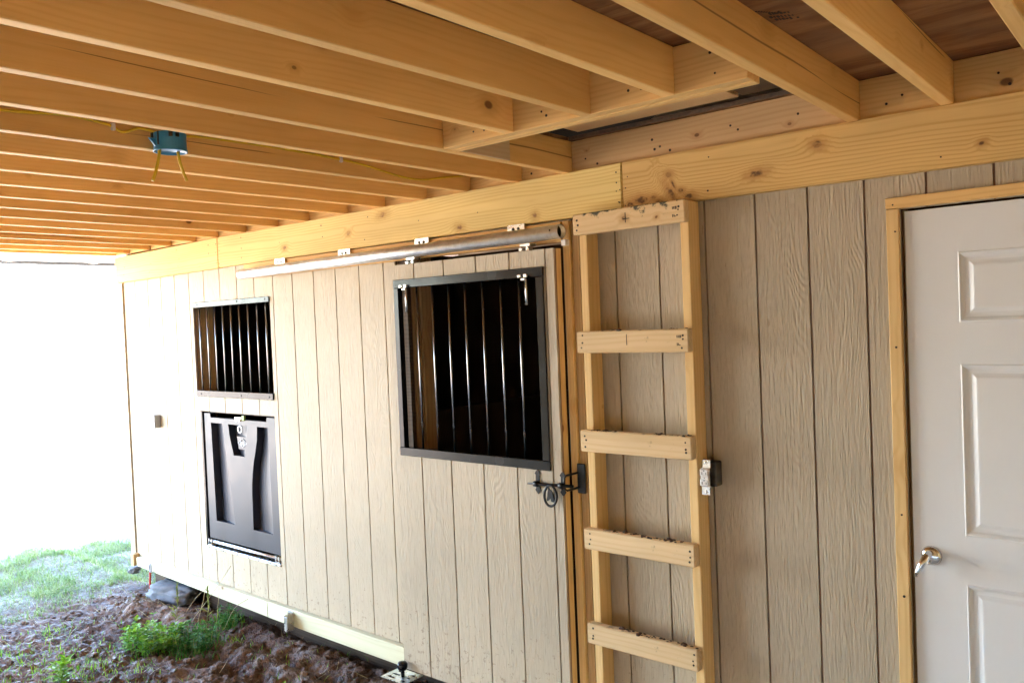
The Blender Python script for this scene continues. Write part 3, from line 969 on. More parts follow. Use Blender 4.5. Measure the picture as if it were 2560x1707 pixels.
tube('pull_ring', [(-4.885 + 0.022 * math.cos(a), 0.003 + 0.012 * math.sin(a) * 0, 1.310 + 0.023 * math.sin(a)) for a in np.linspace(0, 2 * math.pi, 18, endpoint=False)], 0.0035, 'zinc', feed, 6, True)
em = bmesh.new()
def emb_y(x):
    return YF + 0.012
def quad(bm_, pts):
    bm_.faces.new([bm_.verts.new(p) for p in pts])
cxE, czE = -4.868, 1.221
for k in range(4):
    a0 = [(-0.056, 0), (0, 0.032), (0.056, 0), (0, -0.032)][k]
    a1 = [(-0.056, 0), (0, 0.032), (0.056, 0), (0, -0.032)][(k + 1) % 4]
    s = 0.80
    quad(em, [(cxE + a0[0], YF - 0.001, czE + a0[1]), (cxE + a1[0], YF - 0.001, czE + a1[1]), (cxE + a1[0] * s, YF - 0.001, czE + a1[1] * s), (cxE + a0[0] * s, YF - 0.001, czE + a0[1] * s)])
for (a, b, c, d) in ((-0.026, 0.026, -0.012, 0.008), (-0.018, -0.008, -0.018, -0.012), (0.010, 0.022, -0.018, -0.012), (-0.030, -0.020, 0.000, 0.012)):
    quad(em, [(cxE + a, YF - 0.001, czE + c), (cxE + b, YF - 0.001, czE + c), (cxE + b, YF - 0.001, czE + d), (cxE + a, YF - 0.001, czE + d)])
r_ = bmesh.ops.extrude_face_region(em, geom=list(em.faces))
for e in r_['geom']:
    if isinstance(e, bmesh.types.BMVert):
        e.co.y += 0.003
# the emblem stands on a small raised badge backing inside the middle pocket
bm_obj('emblem', em, 'emblem', feed)
plate('emblem_badge', [(-4.935, 1.262), (-4.806, 1.262), (-4.832, 1.178), (-4.918, 1.178)], YF + 0.0025, YF + 0.02, 'feeder', feed)

# ------------------------------------------------------------------ sliding stall door
sdoor = thing('sliding_stall_door', (-2.72, -0.06, 0.14), 'beige boarded sliding stall door with a black barred grille', 'door')
DXS = [-3.272, -3.067, -2.856, -2.641, -2.432, -2.223, -2.171]
GR = (-3.190, -2.262, 1.310, 2.155)
DZ0, DZ1 = 0.139, 2.266
boarded(DXS, DZ0, DZ1, [GR], -0.085, 0.010, 'siding', sdoor, gap=0.0042)
for comp in rect_minus(-3.27, -2.173, DZ0 + 0.002, DZ1 - 0.002, [GR]):
    slab_cells('door_sheathing', comp, -0.0745, -0.070, 'groove', sdoor)
box('door_stile', -2.211, -2.1725, -0.069, -0.032, DZ0, DZ1, 'pine_z', sdoor)
box('door_stile', -3.268, -3.222, -0.069, -0.032, DZ0, DZ1, 'pine_z', sdoor)
box('door_rail', -3.220, -2.213, -0.069, -0.032, DZ0, 0.23, 'pine_x', sdoor)
box('door_rail', -3.220, -2.213, -0.069, -0.032, 2.19, DZ1, 'pine_x', sdoor)
box('door_rail', -3.220, -2.213, -0.069, -0.032, 1.20, 1.275, 'pine_x', sdoor)
gy0, gy1 = -0.094, -0.060
box('grille_frame', -3.219, -2.234, gy0, gy1, 2.146, 2.189, 'black_metal', sdoor)
box('grille_frame', -3.219, -2.234, gy0, gy1, 1.277, 1.320, 'black_metal', sdoor)
box('grille_frame', -3.218, -3.183, gy0 + 0.0005, gy1, 1.3205, 2.1455, 'black_metal', sdoor)
box('grille_frame', -2.276, -2.235, gy0 + 0.0005, gy1, 1.3205, 2.1455, 'black_metal', sdoor)
for x in (-3.061, -2.950, -2.837, -2.725, -2.611, -2.498, -2.387):
    tube('grille_bar', [(x, -0.076, 1.318), (x, -0.076, 2.148)], 0.0054, 'bar_steel', sdoor, 10)
for x in (-3.115, -2.325):
    rod = tube('spring_bolt', [(x, -0.100, 2.022), (x, -0.100, 2.150)], 0.0055, 'zinc', sdoor, 10)
    boxes('bolt_clip', [(x - 0.008, x + 0.010, -0.108, -0.0945, 2.147, 2.160), (x - 0.045, x - 0.028, -0.106, -0.0945, 2.148, 2.158), (x - 0.026, x - 0.006, -0.104, -0.096, 2.134, 2.142)], 'zinc', rod)
for x in (-3.086, -2.334):
    h = boxes('hanger', [(x - 0.030, x + 0.030, -0.088, -0.040, 2.286, 2.298), (x - 0.034, x - 0.016, -0.090, -0.060, 2.267, 2.280), (x + 0.006, x + 0.024, -0.090, -0.060, 2.267, 2.280), (x - 0.006, x + 0.006, -0.075, -0.060, 2.268, 2.300)], 'zinc', sdoor, 0.001)
    tube('hanger_bolt', [(x, -0.066, 2.262), (x, -0.066, 2.322)], 0.006, 'zinc', h, 8)

# ------------------------------------------------------------------ door track
track = thing('door_track', (-3.4, -0.085, 2.3), 'round galvanised sliding-door track held by four plates', 'track')
def pipe(name, a, b, r0, r1, mat, parent, seg=24):
    vs, fs = [], []
    a, b = Vector(a), Vector(b)
    d = (b - a).normalized()
    e1 = Vector((0, 0, 1)); e1 = (e1 - d * e1.dot(d)).normalized(); e2 = d.cross(e1)
    for p, r in ((a, r0), (b, r0), (b, r1), (a, r1)):
        for k in range(seg):
            t = 2 * math.pi * k / seg
            vs.append(tuple(p + (e1 * math.cos(t) + e2 * math.sin(t)) * r))
    for i in range(4):
        j = (i + 1) % 4
        for k in range(seg):
            k2 = (k + 1) % seg
            fs.append((i * seg + k, i * seg + k2, j * seg + k2, j * seg + k))
    return mesh_obj(name, vs, fs, mat, parent, smooth=False)
tb = pipe('track_tube', (-4.645, -0.085, 2.318), (-2.128, -0.085, 2.334), 0.0315, 0.029, 'galv', track)
tb.data.polygons.foreach_set('use_smooth', [i // 24 in (0, 2) for i in range(len(tb.data.polygons))])
lathe('dark_bore', (-2.150, -0.085, 2.334), [(0.001, 0.0), (0.0288, 0.0), (0.0288, -0.004)], 'slot', tb, 'x', 20)  # dark disc standing in for the shade inside the hollow tube
lathe('tube_hole', (-2.168, -0.1155, 2.340), [(0.001, -0.0012), (0.0045, -0.001), (0.0045, 0.003)], 'slot', tb, 'y', 10)
for x in (-4.275, -3.660, -3.038, -2.413):
    z = 2.383 + 0.007 * (x + 4.275) / 1.86
    pl = box('track_bracket', x - 0.052, x + 0.052, -0.0495, -0.0462, z - 0.040, z + 0.006, 'zinc', track, bev=0.0015)
    boxes('bracket_arm', [(x - 0.040, x + 0.030, -0.085, -0.0498, z - 0.038, z - 0.034)], 'zinc', pl)
    for dx in (-0.016, 0.016):
        lathe('bracket_bolt', (x + dx, -0.0495, z - 0.016), [(0.001, -0.004), (0.007, -0.0035), (0.008, 0.001)], 'slot', pl, 'y', 8)
    tube('bracket_pin', [(x - 0.085, -0.06, z - 0.041), (x - 0.055, -0.06, z - 0.037)], 0.006, 'zinc', pl, 8)
box('end_clip', -2.140, -2.115, -0.075, -0.045, 2.272, 2.298, 'white_plastic', track)

# ------------------------------------------------------------------ bolt latch with horse-head ring
latch = thing('bolt_latch', (-2.24, -0.09, 1.217), 'black iron slide bolt with a horse head in its ring', 'latch')
def fleur(cx, zt, zb):
    zm = (zt + zb) / 2
    hh = (zt - zb) / 2
    up_ = [(0.0, 1.0), (0.010, 0.80), (0.016, 0.66), (0.010, 0.54), (0.0105, 0.20)]
    pts = [(cx + dx, zm + dz * hh) for dx, dz in up_] + [(cx + dx, zm - dz * hh) for dx, dz in up_[::-1]]
    pts += [(cx - dx, zm - dz * hh) for dx, dz in up_[1:]] + [(cx - dx, zm + dz * hh) for dx, dz in up_[1:][::-1]]
    return pts
plate('keeper_plate', fleur(-2.311, 1.279, 1.166), -0.0895, -0.0855, 'iron', latch)
plate('keeper_plate', fleur(-2.170, 1.281, 1.170), -0.0895, -0.0855, 'iron', latch)
tube('slide_bolt', [(-2.360, -0.101, 1.212), (-2.30, -0.101, 1.214), (-2.106, -0.101, 1.222)], [0.004, 0.007, 0.007], 'iron', latch, 10)
for x, z in ((-2.311, 1.214), (-2.170, 1.219)):
    lathe('collar', (x, -0.1005, z), [(0.008, -0.012), (0.0135, -0.011), (0.0135, 0.011), (0.008, 0.012)], 'iron', latch, 'x', 12)
ang = np.linspace(0, 2 * math.pi, 28, endpoint=False)
ring = tube('handle_ring', [(-2.225 + 0.0345 * math.sin(a) * (1.0 if math.cos(a) < 0.5 else 0.92), -0.108 - 0.006 * (1 - math.cos(a)) / 2, 1.171 + 0.046 * math.cos(a)) for a in ang], 0.0058, 'iron', latch, 8, True)
hh = [(-0.010, 0.036), (-0.003, 0.026), (0.006, 0.020), (0.014, 0.004), (0.018, -0.016), (0.016, -0.028), (0.004, -0.026), (0.000, -0.012), (-0.008, -0.018),
      (-0.018, -0.026), (-0.022, -0.018), (-0.018, -0.006), (-0.016, 0.008), (-0.014, 0.020)]
plate('horse_head', [(-2.225 + x, 1.171 + z) for x, z in hh[::-1]], -0.112, -0.104, M['chrome'] if False else 'iron', ring)

keeper = thing('latch_keeper', (-2.10, -0.03, 1.18), 'black iron catch with a square loop on the jamb beside the ladder', 'catch')
bm = bmesh.new()
bm_box(bm, -2.128, -2.084, -0.040, -0.0305, 1.180, 1.312, 0.0035)
bm_obj('back_plate', bm, 'iron', keeper)
tube('loop', [(-2.122, -0.040, 1.271), (-2.126, -0.058, 1.2705), (-2.150, -0.088, 1.264), (-2.157, -0.094, 1.255), (-2.158, -0.096, 1.228), (-2.156, -0.094, 1.205), (-2.148, -0.088, 1.198), (-2.126, -0.058, 1.204), (-2.122, -0.040, 1.206)], 0.0052, 'iron', keeper, 8)

# ------------------------------------------------------------------ ladder
lad = thing('loft_ladder', (-1.77, -0.06, 0.0), 'pine two-by-four ladder fixed upright to the wall below the hatch', 'ladder')
rung_z = [(2.305, 2.392), (1.804, 1.896), (1.385, 1.477), (0.966, 1.055), (0.557, 0.645), (0.150, 0.240)]
beamz = lambda n, a, b, y0, y1, z0, z1, mat: box(n, a, b, y0, y1, z0, z1, mat, lad, bev=0.003)
beamz('rail', -2.031, -1.993, -0.0895, -0.003, 0.02, 2.315, 'pine_z')
beamz('rail', -1.551, -1.513, -0.0895, -0.003, 0.02, 2.392, 'pine_z')
for i, (a, b) in enumerate(rung_z):
    dx = random.uniform(-0.004, 0.004)
    r = box('rung', -2.036 - 0.0012 * i + dx * 0.2, -1.508 - 0.003 * i, -0.1285, -0.0905, a, b, 'rung_top' if i == 0 else 'rung', lad, bev=0.005)
    r.rotation_euler = (0, random.uniform(-0.006, 0.006), 0)
    pts = []
    for x in (-2.010, -1.535):
        for k, f_ in enumerate((0.25, 0.5, 0.75)):
            pts.append((x + random.uniform(-0.006, 0.006), a + (b - a) * f_ + random.uniform(-0.006, 0.006)))
    nail_dots('nail_heads', pts, -0.1285, r, 0.0042)
    # dried mud left on the treads
    if i > 0:
        parts = []
        clots = [random.uniform(-1.97, -1.55) for _ in range(4 if i > 1 else 2)]
        for _ in range(34 if i > 1 else 8):
            c = Vector((min(-1.53, max(-2.0, random.gauss(random.choice(clots), 0.035))), random.uniform(-0.128, -0.098), b + 0.0005))
            s = random.uniform(0.002, 0.007) * (2.0 if random.random() < 0.12 else 1)
            b2 = bmesh.new()
            bmesh.ops.create_icosphere(b2, subdivisions=1, radius=1.0)
            vv = [tuple(c + Vector((v.co.x * s * random.uniform(0.8, 1.8), v.co.y * s * random.uniform(0.7, 1.2), v.co.z * s * random.uniform(0.4, 0.8)))) for v in b2.verts]
            b2.verts.index_update()
            ff = [tuple(v.index for v in f.verts) for f in b2.faces]
            b2.free()
            parts.append((vv, ff))
        V, F = merge(parts)
        tag(mesh_obj('dried_mud', V, F, 'crumb', r), kind='stuff')
    # lumber-mill print at the right ends of the two upper treads
    if i < 2:
        ink = []
        x0_, z0_ = -1.560, b - 0.030
        for (dx, dz, w2, h2) in ((0, 0, 0.003, 0.010), (0.006, 0, 0.003, 0.010), (0.012, 0, 0.003, 0.011), (0.0165, 0, 0.003, 0.011), (0.0135, 0.0045, 0.007, 0.002), (0.0135, -0.0045, 0.007, 0.002),
                                 (0, -0.030, 0.003, 0.011), (0.006, -0.030, 0.003, 0.009), (0.011, -0.033, 0.006, 0.003)):
            ink.append((x0_ + dx - w2 / 2, x0_ + dx + w2 / 2, -0.1293, -0.1275, z0_ + dz - h2 / 2, z0_ + dz + h2 / 2))
        if i == 1:
            ink.append((-1.7905, -1.7875, -0.1293, -0.1275, b - 0.060, b - 0.016))
        else:
            ink.append((-1.7755, -1.7725, -0.1293, -0.1275, b - 0.062, b - 0.022))
            ink.append((-1.785, -1.755, -0.1293, -0.1275, b - 0.048, b - 0.045))
        tag(boxes('mill_print', ink, 'black_ink', r), kind='stuff')

# ------------------------------------------------------------------ electrical outlet
outl = thing('outlet', (-1.47, -0.03, 1.26), 'bare duplex receptacle hanging from its dark box beside the ladder', 'outlet')
bm = bmesh.new()
bm_box(bm, -1.508, -1.452, -0.050, -0.001, 1.275, 1.372, 0.004)
bm_obj('device_box', bm, simple('dark_box', (0.085, 0.080, 0.072), 0.45, 0.5, 0.5, var=0.4, scale=45), outl)
boxes('mounting_strap', [(-1.497, -1.465, -0.0765, -0.074, 1.352, 1.383), (-1.503, -1.470, -0.0765, -0.074, 1.246, 1.278), (-1.500, -1.468, -0.078, -0.074, 1.278, 1.352)], 'zinc', outl)
body = bmesh.new()
for zc in (1.334, 1.296):
    bm_box(body, -1.504, -1.464, -0.094, -0.0785, zc - 0.0165, zc + 0.0165, 0.006)
bm_box(body, -1.500, -1.468, -0.0915, -0.0785, 1.300, 1.330, 0.001)
rec = bm_obj('receptacle', body, 'white_plastic', outl)
sl = []
for zc in (1.334, 1.296):
    sl += [(-1.4935, -1.491, -0.0948, -0.0935, zc - 0.006, zc + 0.004), (-1.477, -1.4745, -0.0948, -0.0935, zc - 0.006, zc + 0.003), (-1.486, -1.482, -0.0948, -0.0935, zc + 0.007, zc + 0.011)]
sl.append((-1.4855, -1.4825, -0.0925, -0.0912, 1.3135, 1.3165))
boxes('slots', sl, 'slot', rec)
for z in (1.372, 1.256):
    lathe('strap_screw', (-1.484, -0.0768, z), [(0.001, -0.004), (0.005, -0.003), (0.0055, 0.001)], 'zinc', outl, 'y', 10)

# ------------------------------------------------------------------ white panel door
wd = thing('panel_door', (-0.32, 0, 0.2), 'white six-panel entry door with a chrome lever in a pine surround', 'door')
DL, DR, DB, DT = -0.760, 0.135, 0.20, 2.266
PX = [(-0.603, -0.372), (-0.255, -0.024)]
PZ = [(1.889, 2.118), (1.187, 1.752), (0.36, 1.028)]
pan = [(a, b, c, d) for a, b in PX for c, d in PZ]
for comp in rect_minus(DL, DR, DB, DT, pan):
    slab_cells('door_slab', comp, 0.004, 0.04, 'door_white', wd)
prof = [(0.0, 0.0), (0.004, -0.0025), (0.010, 0.001), (0.016, 0.007), (0.022, 0.0085), (0.030, 0.0085), (0.036, 0.006), (0.044, 0.0015), (0.050, 0.0008)]
for a, b, c, d in pan:
    bm = bmesh.new()
    rings_ = []
    for off, dy in prof:
        rings_.append([bm.verts.new(p) for p in ((a + off, 0.004 + dy, c + off), (b - off, 0.004 + dy, c + off), (b - off, 0.004 + dy, d - off), (a + off, 0.004 + dy, d - off))])
    for r0, r1 in zip(rings_[:-1], rings_[1:]):
        for i in range(4):
            j = (i + 1) % 4
            bm.faces.new((r0[i], r0[j], r1[j], r1[i]))
    bm.faces.new(rings_[-1])
    bmesh.ops.recalc_face_normals(bm, faces=bm.faces)
    if bm.faces[-1].normal.y > 0:
        bmesh.ops.reverse_faces(bm, faces=bm.faces)
    bm_obj('door_panel', bm, 'door_white', wd)
box('door_trim', -0.813, -0.774, -0.018, 0.05, 0.20, 2.276, 'pine_z', wd)
box('door_trim', 0.152, 0.192, -0.018, 0.05, 0.20, 2.276, 'pine_z', wd)
box('door_trim', -0.814, 0.193, -0.020, 0.05, 2.2775, 2.314, 'pine_x', wd)
box('door_stop', -0.773, -0.760, 0.030, 0.06, 0.20, 2.276, 'old_z', wd)
nail_dots('nail_heads', [(-0.785, 2.20), (-0.792, 1.81), (-0.790, 1.24), (-0.790, 0.96), (-0.79, 2.29), (-0.795, 0.6)], -0.019, wd, 0.004)
lev = lathe('rose', (-0.706, 0.0035, 1.108), [(0.001, -0.014), (0.022, -0.013), (0.030, -0.008), (0.033, 0.0)], 'chrome', wd, 'y', 24)
tube('lever', [(-0.706, -0.006, 1.118), (-0.706, -0.034, 1.122), (-0.712, -0.052, 1.112), (-0.722, -0.060, 1.092), (-0.736, -0.062, 1.062), (-0.740, -0.062, 1.050)],
     [0.010, 0.011, 0.0125, 0.0115, 0.0085, 0.006], 'chrome', lev, 12)
lathe('lever_screw', (-0.711, -0.016, 1.086), [(0.001, -0.004), (0.005, -0.003), (0.005, 0.004)], 'chrome', lev, 'y', 10)

# ------------------------------------------------------------------ blue ceiling box and its cable
cb = thing('ceiling_box', (-2.69, -1.553, 2.59), 'round blue plastic electrical box hanging on the side of a joist', 'electrical box')
def round_box(name, c, r, h, th, mat, parent):
    seg = 32
    bm = bmesh.new()
    rows = []
    for rr_, z in ((r - th, 0.0), (r, 0.0), (r, h), (r - 0.004, h + 0.002)):
        rows.append([bm.verts.new((c[0] + rr_ * math.cos(2 * math.pi * k / seg), c[1] + rr_ * math.sin(2 * math.pi * k / seg), c[2] + z)) for k in range(seg)])
    rows.append([bm.verts.new((c[0] + (r - th) * math.cos(2 * math.pi * k / seg), c[1] + (r - th) * math.sin(2 * math.pi * k / seg), c[2] + h - 0.003)) for k in range(seg)])
    for a_, b_ in ((0, 1), (1, 2), (2, 3), (4, 0)):
        for k in range(seg):
            k2 = (k + 1) % seg
            bm.faces.new((rows[a_][k], rows[a_][k2], rows[b_][k2], rows[b_][k]))
    bm.faces.new(rows[3]); bm.faces.new(rows[4][::-1])
    bmesh.ops.recalc_face_normals(bm, faces=bm.faces)
    return bm_obj(name, bm, mat, parent)
BC = (-2.690, -1.553, 2.578)
shell = round_box('box_shell', BC, 0.053, 0.058, 0.003, 'blue', cb)
lathe('rim', BC, [(0.0505, 0.0), (0.0505, -0.003), (0.0555, -0.003), (0.0555, 0.003), (0.053, 0.003)], 'blue', shell, 'z', 32)
sb2 = []
for a in (-2.45, -0.95, -0.55):
    x, y = BC[0] + 0.0535 * math.cos(a + 0.5), BC[1] + 0.0535 * math.sin(a + 0.5)
    sb2.append((x - 0.006, x + 0.006, y - 0.005, y + 0.005, BC[2] + 0.040, BC[2] + 0.0585))
for a in (-1.25,):
    x, y = BC[0] + 0.053 * math.cos(a), BC[1] + 0.053 * math.sin(a)
    sb2.append((x - 0.003, x + 0.003, y - 0.003, y + 0.003, BC[2] + 0.014, BC[2] + 0.0585))
for b_ in sb2:
    boxes('knockout', [b_], 'slot', shell)
plate_v = [(BC[0], BC[1] - 0.05, BC[2] + 0.006), (BC[0], BC[1] - 0.075, BC[2] + 0.036), (BC[0], BC[1] - 0.05, BC[2] + 0.036)]
V = [(x - 0.004, y, z) for x, y, z in plate_v] + [(x + 0.004, y, z) for x, y, z in plate_v]
mesh_obj('nail_ear', V, [(0, 1, 2), (5, 4, 3), (0, 3, 4, 1), (1, 4, 5, 2), (2, 5, 3, 0)], 'blue', shell)
boxes('bridge', [(BC[0] - 0.004, BC[0] + 0.004, BC[1] - 0.05, BC[1] + 0.05, BC[2] + 0.050, BC[2] + 0.055)], 'blue', shell)

cable = thing('electric_cable', (-2.73, -1.5, 2.6), 'yellow electric cable stapled along the joist beside the blue box', 'cable')
def catmull(p, n=8):
    p = [Vector(q) for q in p]
    p = [p[0] * 2 - p[1]] + p + [p[-1] * 2 - p[-2]]
    out = []
    for i in range(1, len(p) - 2):
        for k in range(n):
            t = k / n
            a, b, c, d = p[i - 1], p[i], p[i + 1], p[i + 2]
            out.append(0.5 * ((2 * b) + (c - a) * t + (2 * a - 5 * b + 4 * c - d) * t * t + (3 * b - a - 3 * c + d) * t ** 3))
    out.append(p[-2])
    return out
tube('cable_run', catmull([(-2.752, -2.9, 2.65), (-2.738, -2.4, 2.64), (-2.733, -2.056, 2.642), (-2.730, -1.885, 2.656), (-2.728, -1.752, 2.648), (-2.727, -1.697, 2.629), (-2.722, -1.645, 2.648), (-2.705, -1.600, 2.640), (-2.695, -1.585, 2.632)]), 0.0048, 'yellow', cable, 8)
tube('cable_run', catmull([(-2.69, -1.51, 2.634), (-2.72, -1.40, 2.652), (-2.724, -1.063, 2.656), (-2.72, -0.793, 2.648), (-2.712, -0.661, 2.636), (-2.705, -0.495, 2.612), (-2.703, -0.358, 2.609), (-2.704, -0.223, 2.633), (-2.705, -0.08, 2.657)]), 0.0048, 'yellow', cable, 8)
tube('cable_tail', catmull([(-2.685, -1.595, 2.63), (-2.682, -1.596, 2.575), (-2.678, -1.612, 2.51), (-2.680, -1.626, 2.468)], 5), 0.0055, 'yellow', cable, 8)
tube('cable_tail', catmull([(-2.685, -1.528, 2.63), (-2.682, -1.530, 2.575), (-2.682, -1.522, 2.53), (-2.685, -1.502, 2.482)], 5), 0.0050, 'yellow', cable, 8)
for y, z, x in ((-1.728, 2.641, -2.725), (-0.80, 2.648, -2.716)):
    boxes('cable_staple', [(x - 0.006, x + 0.007, y - 0.006, y + 0.006, z - 0.012, z + 0.012)], 'white_plastic', cable, 0.002)

# ------------------------------------------------------------------ small fittings on the wall and sill
gb = thing('wall_box', (-5.99, -0.02, 1.27), 'small grey electrical box on the wall near the open end', 'electrical box')
box('box_body', -6.030, -5.940, -0.046, -0.001, 1.270, 1.364, 'grey_box', gb, bev=0.004)
box('box_cover', -6.034, -5.936, -0.0525, -0.0465, 1.266, 1.368, 'grey_box', gb, bev=0.002)

br = thing('sill_bracket', (-4.31, -0.04, 0.11), 'zinc angle bracket screwed to the pale sill board', 'bracket')
box('screw_plate', -4.372, -4.318, -0.0435, -0.0405, 0.148, 0.222, 'zinc', br, bev=0.001)
box('upright_flange', -4.3175, -4.3145, -0.110, -0.0405, 0.108, 0.215, 'zinc', br, bev=0.001)
box('return_lip', -4.314, -4.285, -0.110, -0.107, 0.120, 0.210, 'zinc', br, bev=0.001)
for z in (0.165, 0.200):
    lathe('screw', (-4.350, -0.0445, z), [(0.001, -0.003), (0.006, -0.002), (0.006, 0.001)], 'slot', br, 'y', 8)

gr = thing('floor_guide', (-3.24, -0.11, 0.1), 'slotted zinc plate with a black roller knob at the sliding door foot', 'door guide')
PZ_ = 0.108
bars_ = [(-3.345, -3.165, -0.185, -0.165, PZ_, PZ_ + 0.004), (-3.345, -3.165, -0.075, -0.052, PZ_, PZ_ + 0.004), (-3.345, -3.318, -0.165, -0.075, PZ_, PZ_ + 0.004),
         (-3.190, -3.165, -0.165, -0.075, PZ_, PZ_ + 0.004), (-3.318, -3.190, -0.148, -0.128, PZ_, PZ_ + 0.004), (-3.318, -3.190, -0.112, -0.092, PZ_, PZ_ + 0.004), (-3.268, -3.215, -0.1655, -0.0745, PZ_ - 0.0005, PZ_ + 0.0035)]
boxes('slotted_plate', bars_, 'zinc', gr)
lathe('roller_knob', (-3.243, -0.122, PZ_ + 0.004), [(0.010, 0.0), (0.010, 0.030), (0.020, 0.036), (0.0275, 0.048), (0.0280, 0.066), (0.022, 0.076), (0.006, 0.079)], 'black_metal', gr, 'z', 24)
box('support_foot', -3.275, -3.215, -0.13, -0.075, 0.0, PZ_ - 0.001, 'iron', gr)

st = thing('red_stake', (-6.14, -0.055, 0.03), 'thin red stake with a round grey eye at the wall corner', 'stake')
tube('shaft', [(-6.120, -0.06, 0.02), (-6.117, -0.06, 0.10), (-6.108, -0.06, 0.180)], 0.008, 'red', st, 8)
tube('eye', [(-6.100 + 0.014 * math.cos(a), -0.06, 0.207 + 0.030 * math.sin(a)) for a in np.linspace(0, 2 * math.pi, 16, endpoint=False)], 0.0065, 'grey_box', st, 8, True)

def stone(name, c, sx, sy, sz, mat, label, seed, yaw=0.0):
    b2 = bmesh.new()
    bmesh.ops.create_icosphere(b2, subdivisions=4, radius=1.0)
    for v in b2.verts:
        p = v.co.copy()
        k = 1 + 0.34 * noise.noise(p * 1.5 + Vector((seed, 0, 0))) + 0.16 * noise.noise(p * 4.1 + Vector((0, seed, 0))) + 0.05 * noise.noise(p * 11.0)
        p *= k
        p.x = max(-0.9, min(0.9, p.x)); p.z = max(-0.85, min(0.8, p.z))
        v.co = Vector((p.x * sx, p.y * sy, p.z * sz))
        v.co.rotate(Matrix.Rotation(yaw, 3, 'Z'))
        v.co += Vector(c)
    o = bm_obj(name, b2, mat, smooth=True)
    return tag(o, label, 'stone')
stone('foundation_stone', (-5.86, -0.010, 0.055), 0.26, 0.13, 0.078, 'rock', 'long grey stone wedged under the sill near the corner', 3.0, 0.12)
stone('field_stone', (-6.60, 0.05, 0.085), 0.05, 0.045, 0.035, 'rock', 'small pale stone at the foot of the far wall corner', 8.0)

# ------------------------------------------------------------------ plants
def hz(x, y):
    return ground_h(x, y)

def blade(V, F, base, az, length, width, lean, curl):
    d = Vector((math.cos(az), math.sin(az), 0)); s = Vector((-math.sin(az), math.cos(az), 0))
    o = len(V)
    p = Vector(base)
    a0 = math.pi / 2 - lean
    ps = [p.copy()]
    for k in range(2):
        a = a0 - curl * k
        p = p + (d * math.cos(a) + Vector((0, 0, 1)) * math.sin(a)) * (length / 2)
        ps.append(p.copy())
    V += [tuple(ps[0] - s * width / 2), tuple(ps[0] + s * width / 2), tuple(ps[1] - s * width * 0.42), tuple(ps[1] + s * width * 0.42), tuple(ps[2])]
    F += [(o, o + 1, o + 3, o + 2), (o + 2, o + 3, o + 4)]

def leafq(V, F, c, az, tilt, ln, wd_):
    d = Vector((math.cos(az) * math.cos(tilt), math.sin(az) * math.cos(tilt), math.sin(tilt)))
    s = Vector((-math.sin(az), math.cos(az), 0)) * wd_ / 2
    n = d.cross(s).normalized() * ln * 0.10
    o = len(V)
    c = Vector(c)
    V += [tuple(c), tuple(c + d * ln * 0.45 + s + n), tuple(c + d * ln), tuple(c + d * ln * 0.45 - s + n), tuple(c + d * ln * 0.5)]
    F += [(o, o + 1, o + 4), (o + 1, o + 2, o + 4), (o + 2, o + 3, o + 4), (o + 3, o, o + 4)]

# lawn outside the open end, thinning towards the mud
V, F = [], []
n_l = 0
while n_l < 21000:
    x, y = random.uniform(-8.45, -5.75), random.uniform(-1.7, 0.95)
    edge = -6.25 + 0.25 * noise.noise(Vector((x * 1.4, y * 1.4, 2))) - 0.10 * y
    dens = min(1.0, max(0.03, (edge - x) / 0.55)) * (0.12 + 0.88 * min(1, max(0, 0.45 + noise.noise(Vector((x * 3.2, y * 3.2, 5))) * 2.2)))
    if x < -8.25 and random.random() < (-8.25 - x) / 0.25:
        continue
    if random.random() > dens:
        continue
    blade(V, F, (x, y, hz(x, y) - 0.004), random.uniform(0, 6.28), random.uniform(0.03, 0.085), random.uniform(0.003, 0.0065), random.uniform(0.1, 1.1), random.uniform(0.1, 0.9))
    n_l += 1
tag(mesh_obj('grass', V, F, 'grass', loc=(0, 0, 0)), 'short pale green lawn grass outside the open end', 'grass', kind='stuff')
V, F = [], []
for _ in range(2600):
    x, y = random.uniform(-8.3, -3.4), random.uniform(-1.6, 0.2)
    if random.random() > (0.85 if x < -5.6 else 0.25):
        continue
    blade(V, F, (x, y, hz(x, y) + 0.001), random.uniform(0, 6.28), random.uniform(0.03, 0.10), random.uniform(0.002, 0.004), random.uniform(0.9, 1.5), random.uniform(-0.2, 0.4))
tag(mesh_obj('dead_straw', V, F, 'straw', loc=(0, 0, 0)), 'scattered dry straw lying on the mud', 'straw', kind='stuff')
V, F = [], []
for cx_, cy_, r_, n_ in ((-5.2, -1.05, 0.45, 420), (-4.8, -0.95, 0.35, 220), (-5.9, -0.85, 0.10, 60), (-4.70, -0.22, 0.10, 50), (-5.05, -0.04, 0.12, 130), (-4.1, -0.14, 0.4, 70), (-5.6, -1.2, 0.4, 240)):
    for _ in range(n_):
        x, y = random.gauss(cx_, r_ * 0.6), random.gauss(cy_, r_ * 0.5)
        blade(V, F, (x, y, hz(x, y) - 0.003), random.uniform(0, 6.28), random.uniform(0.025, 0.06), random.uniform(0.003, 0.006), random.uniform(0.1, 1.0), random.uniform(0.1, 0.8))
tag(mesh_obj('sprouting_grass', V, F, 'leaf', loc=(0, 0, 0)), 'thin green grass sprouting through the mud', 'grass', kind='stuff')

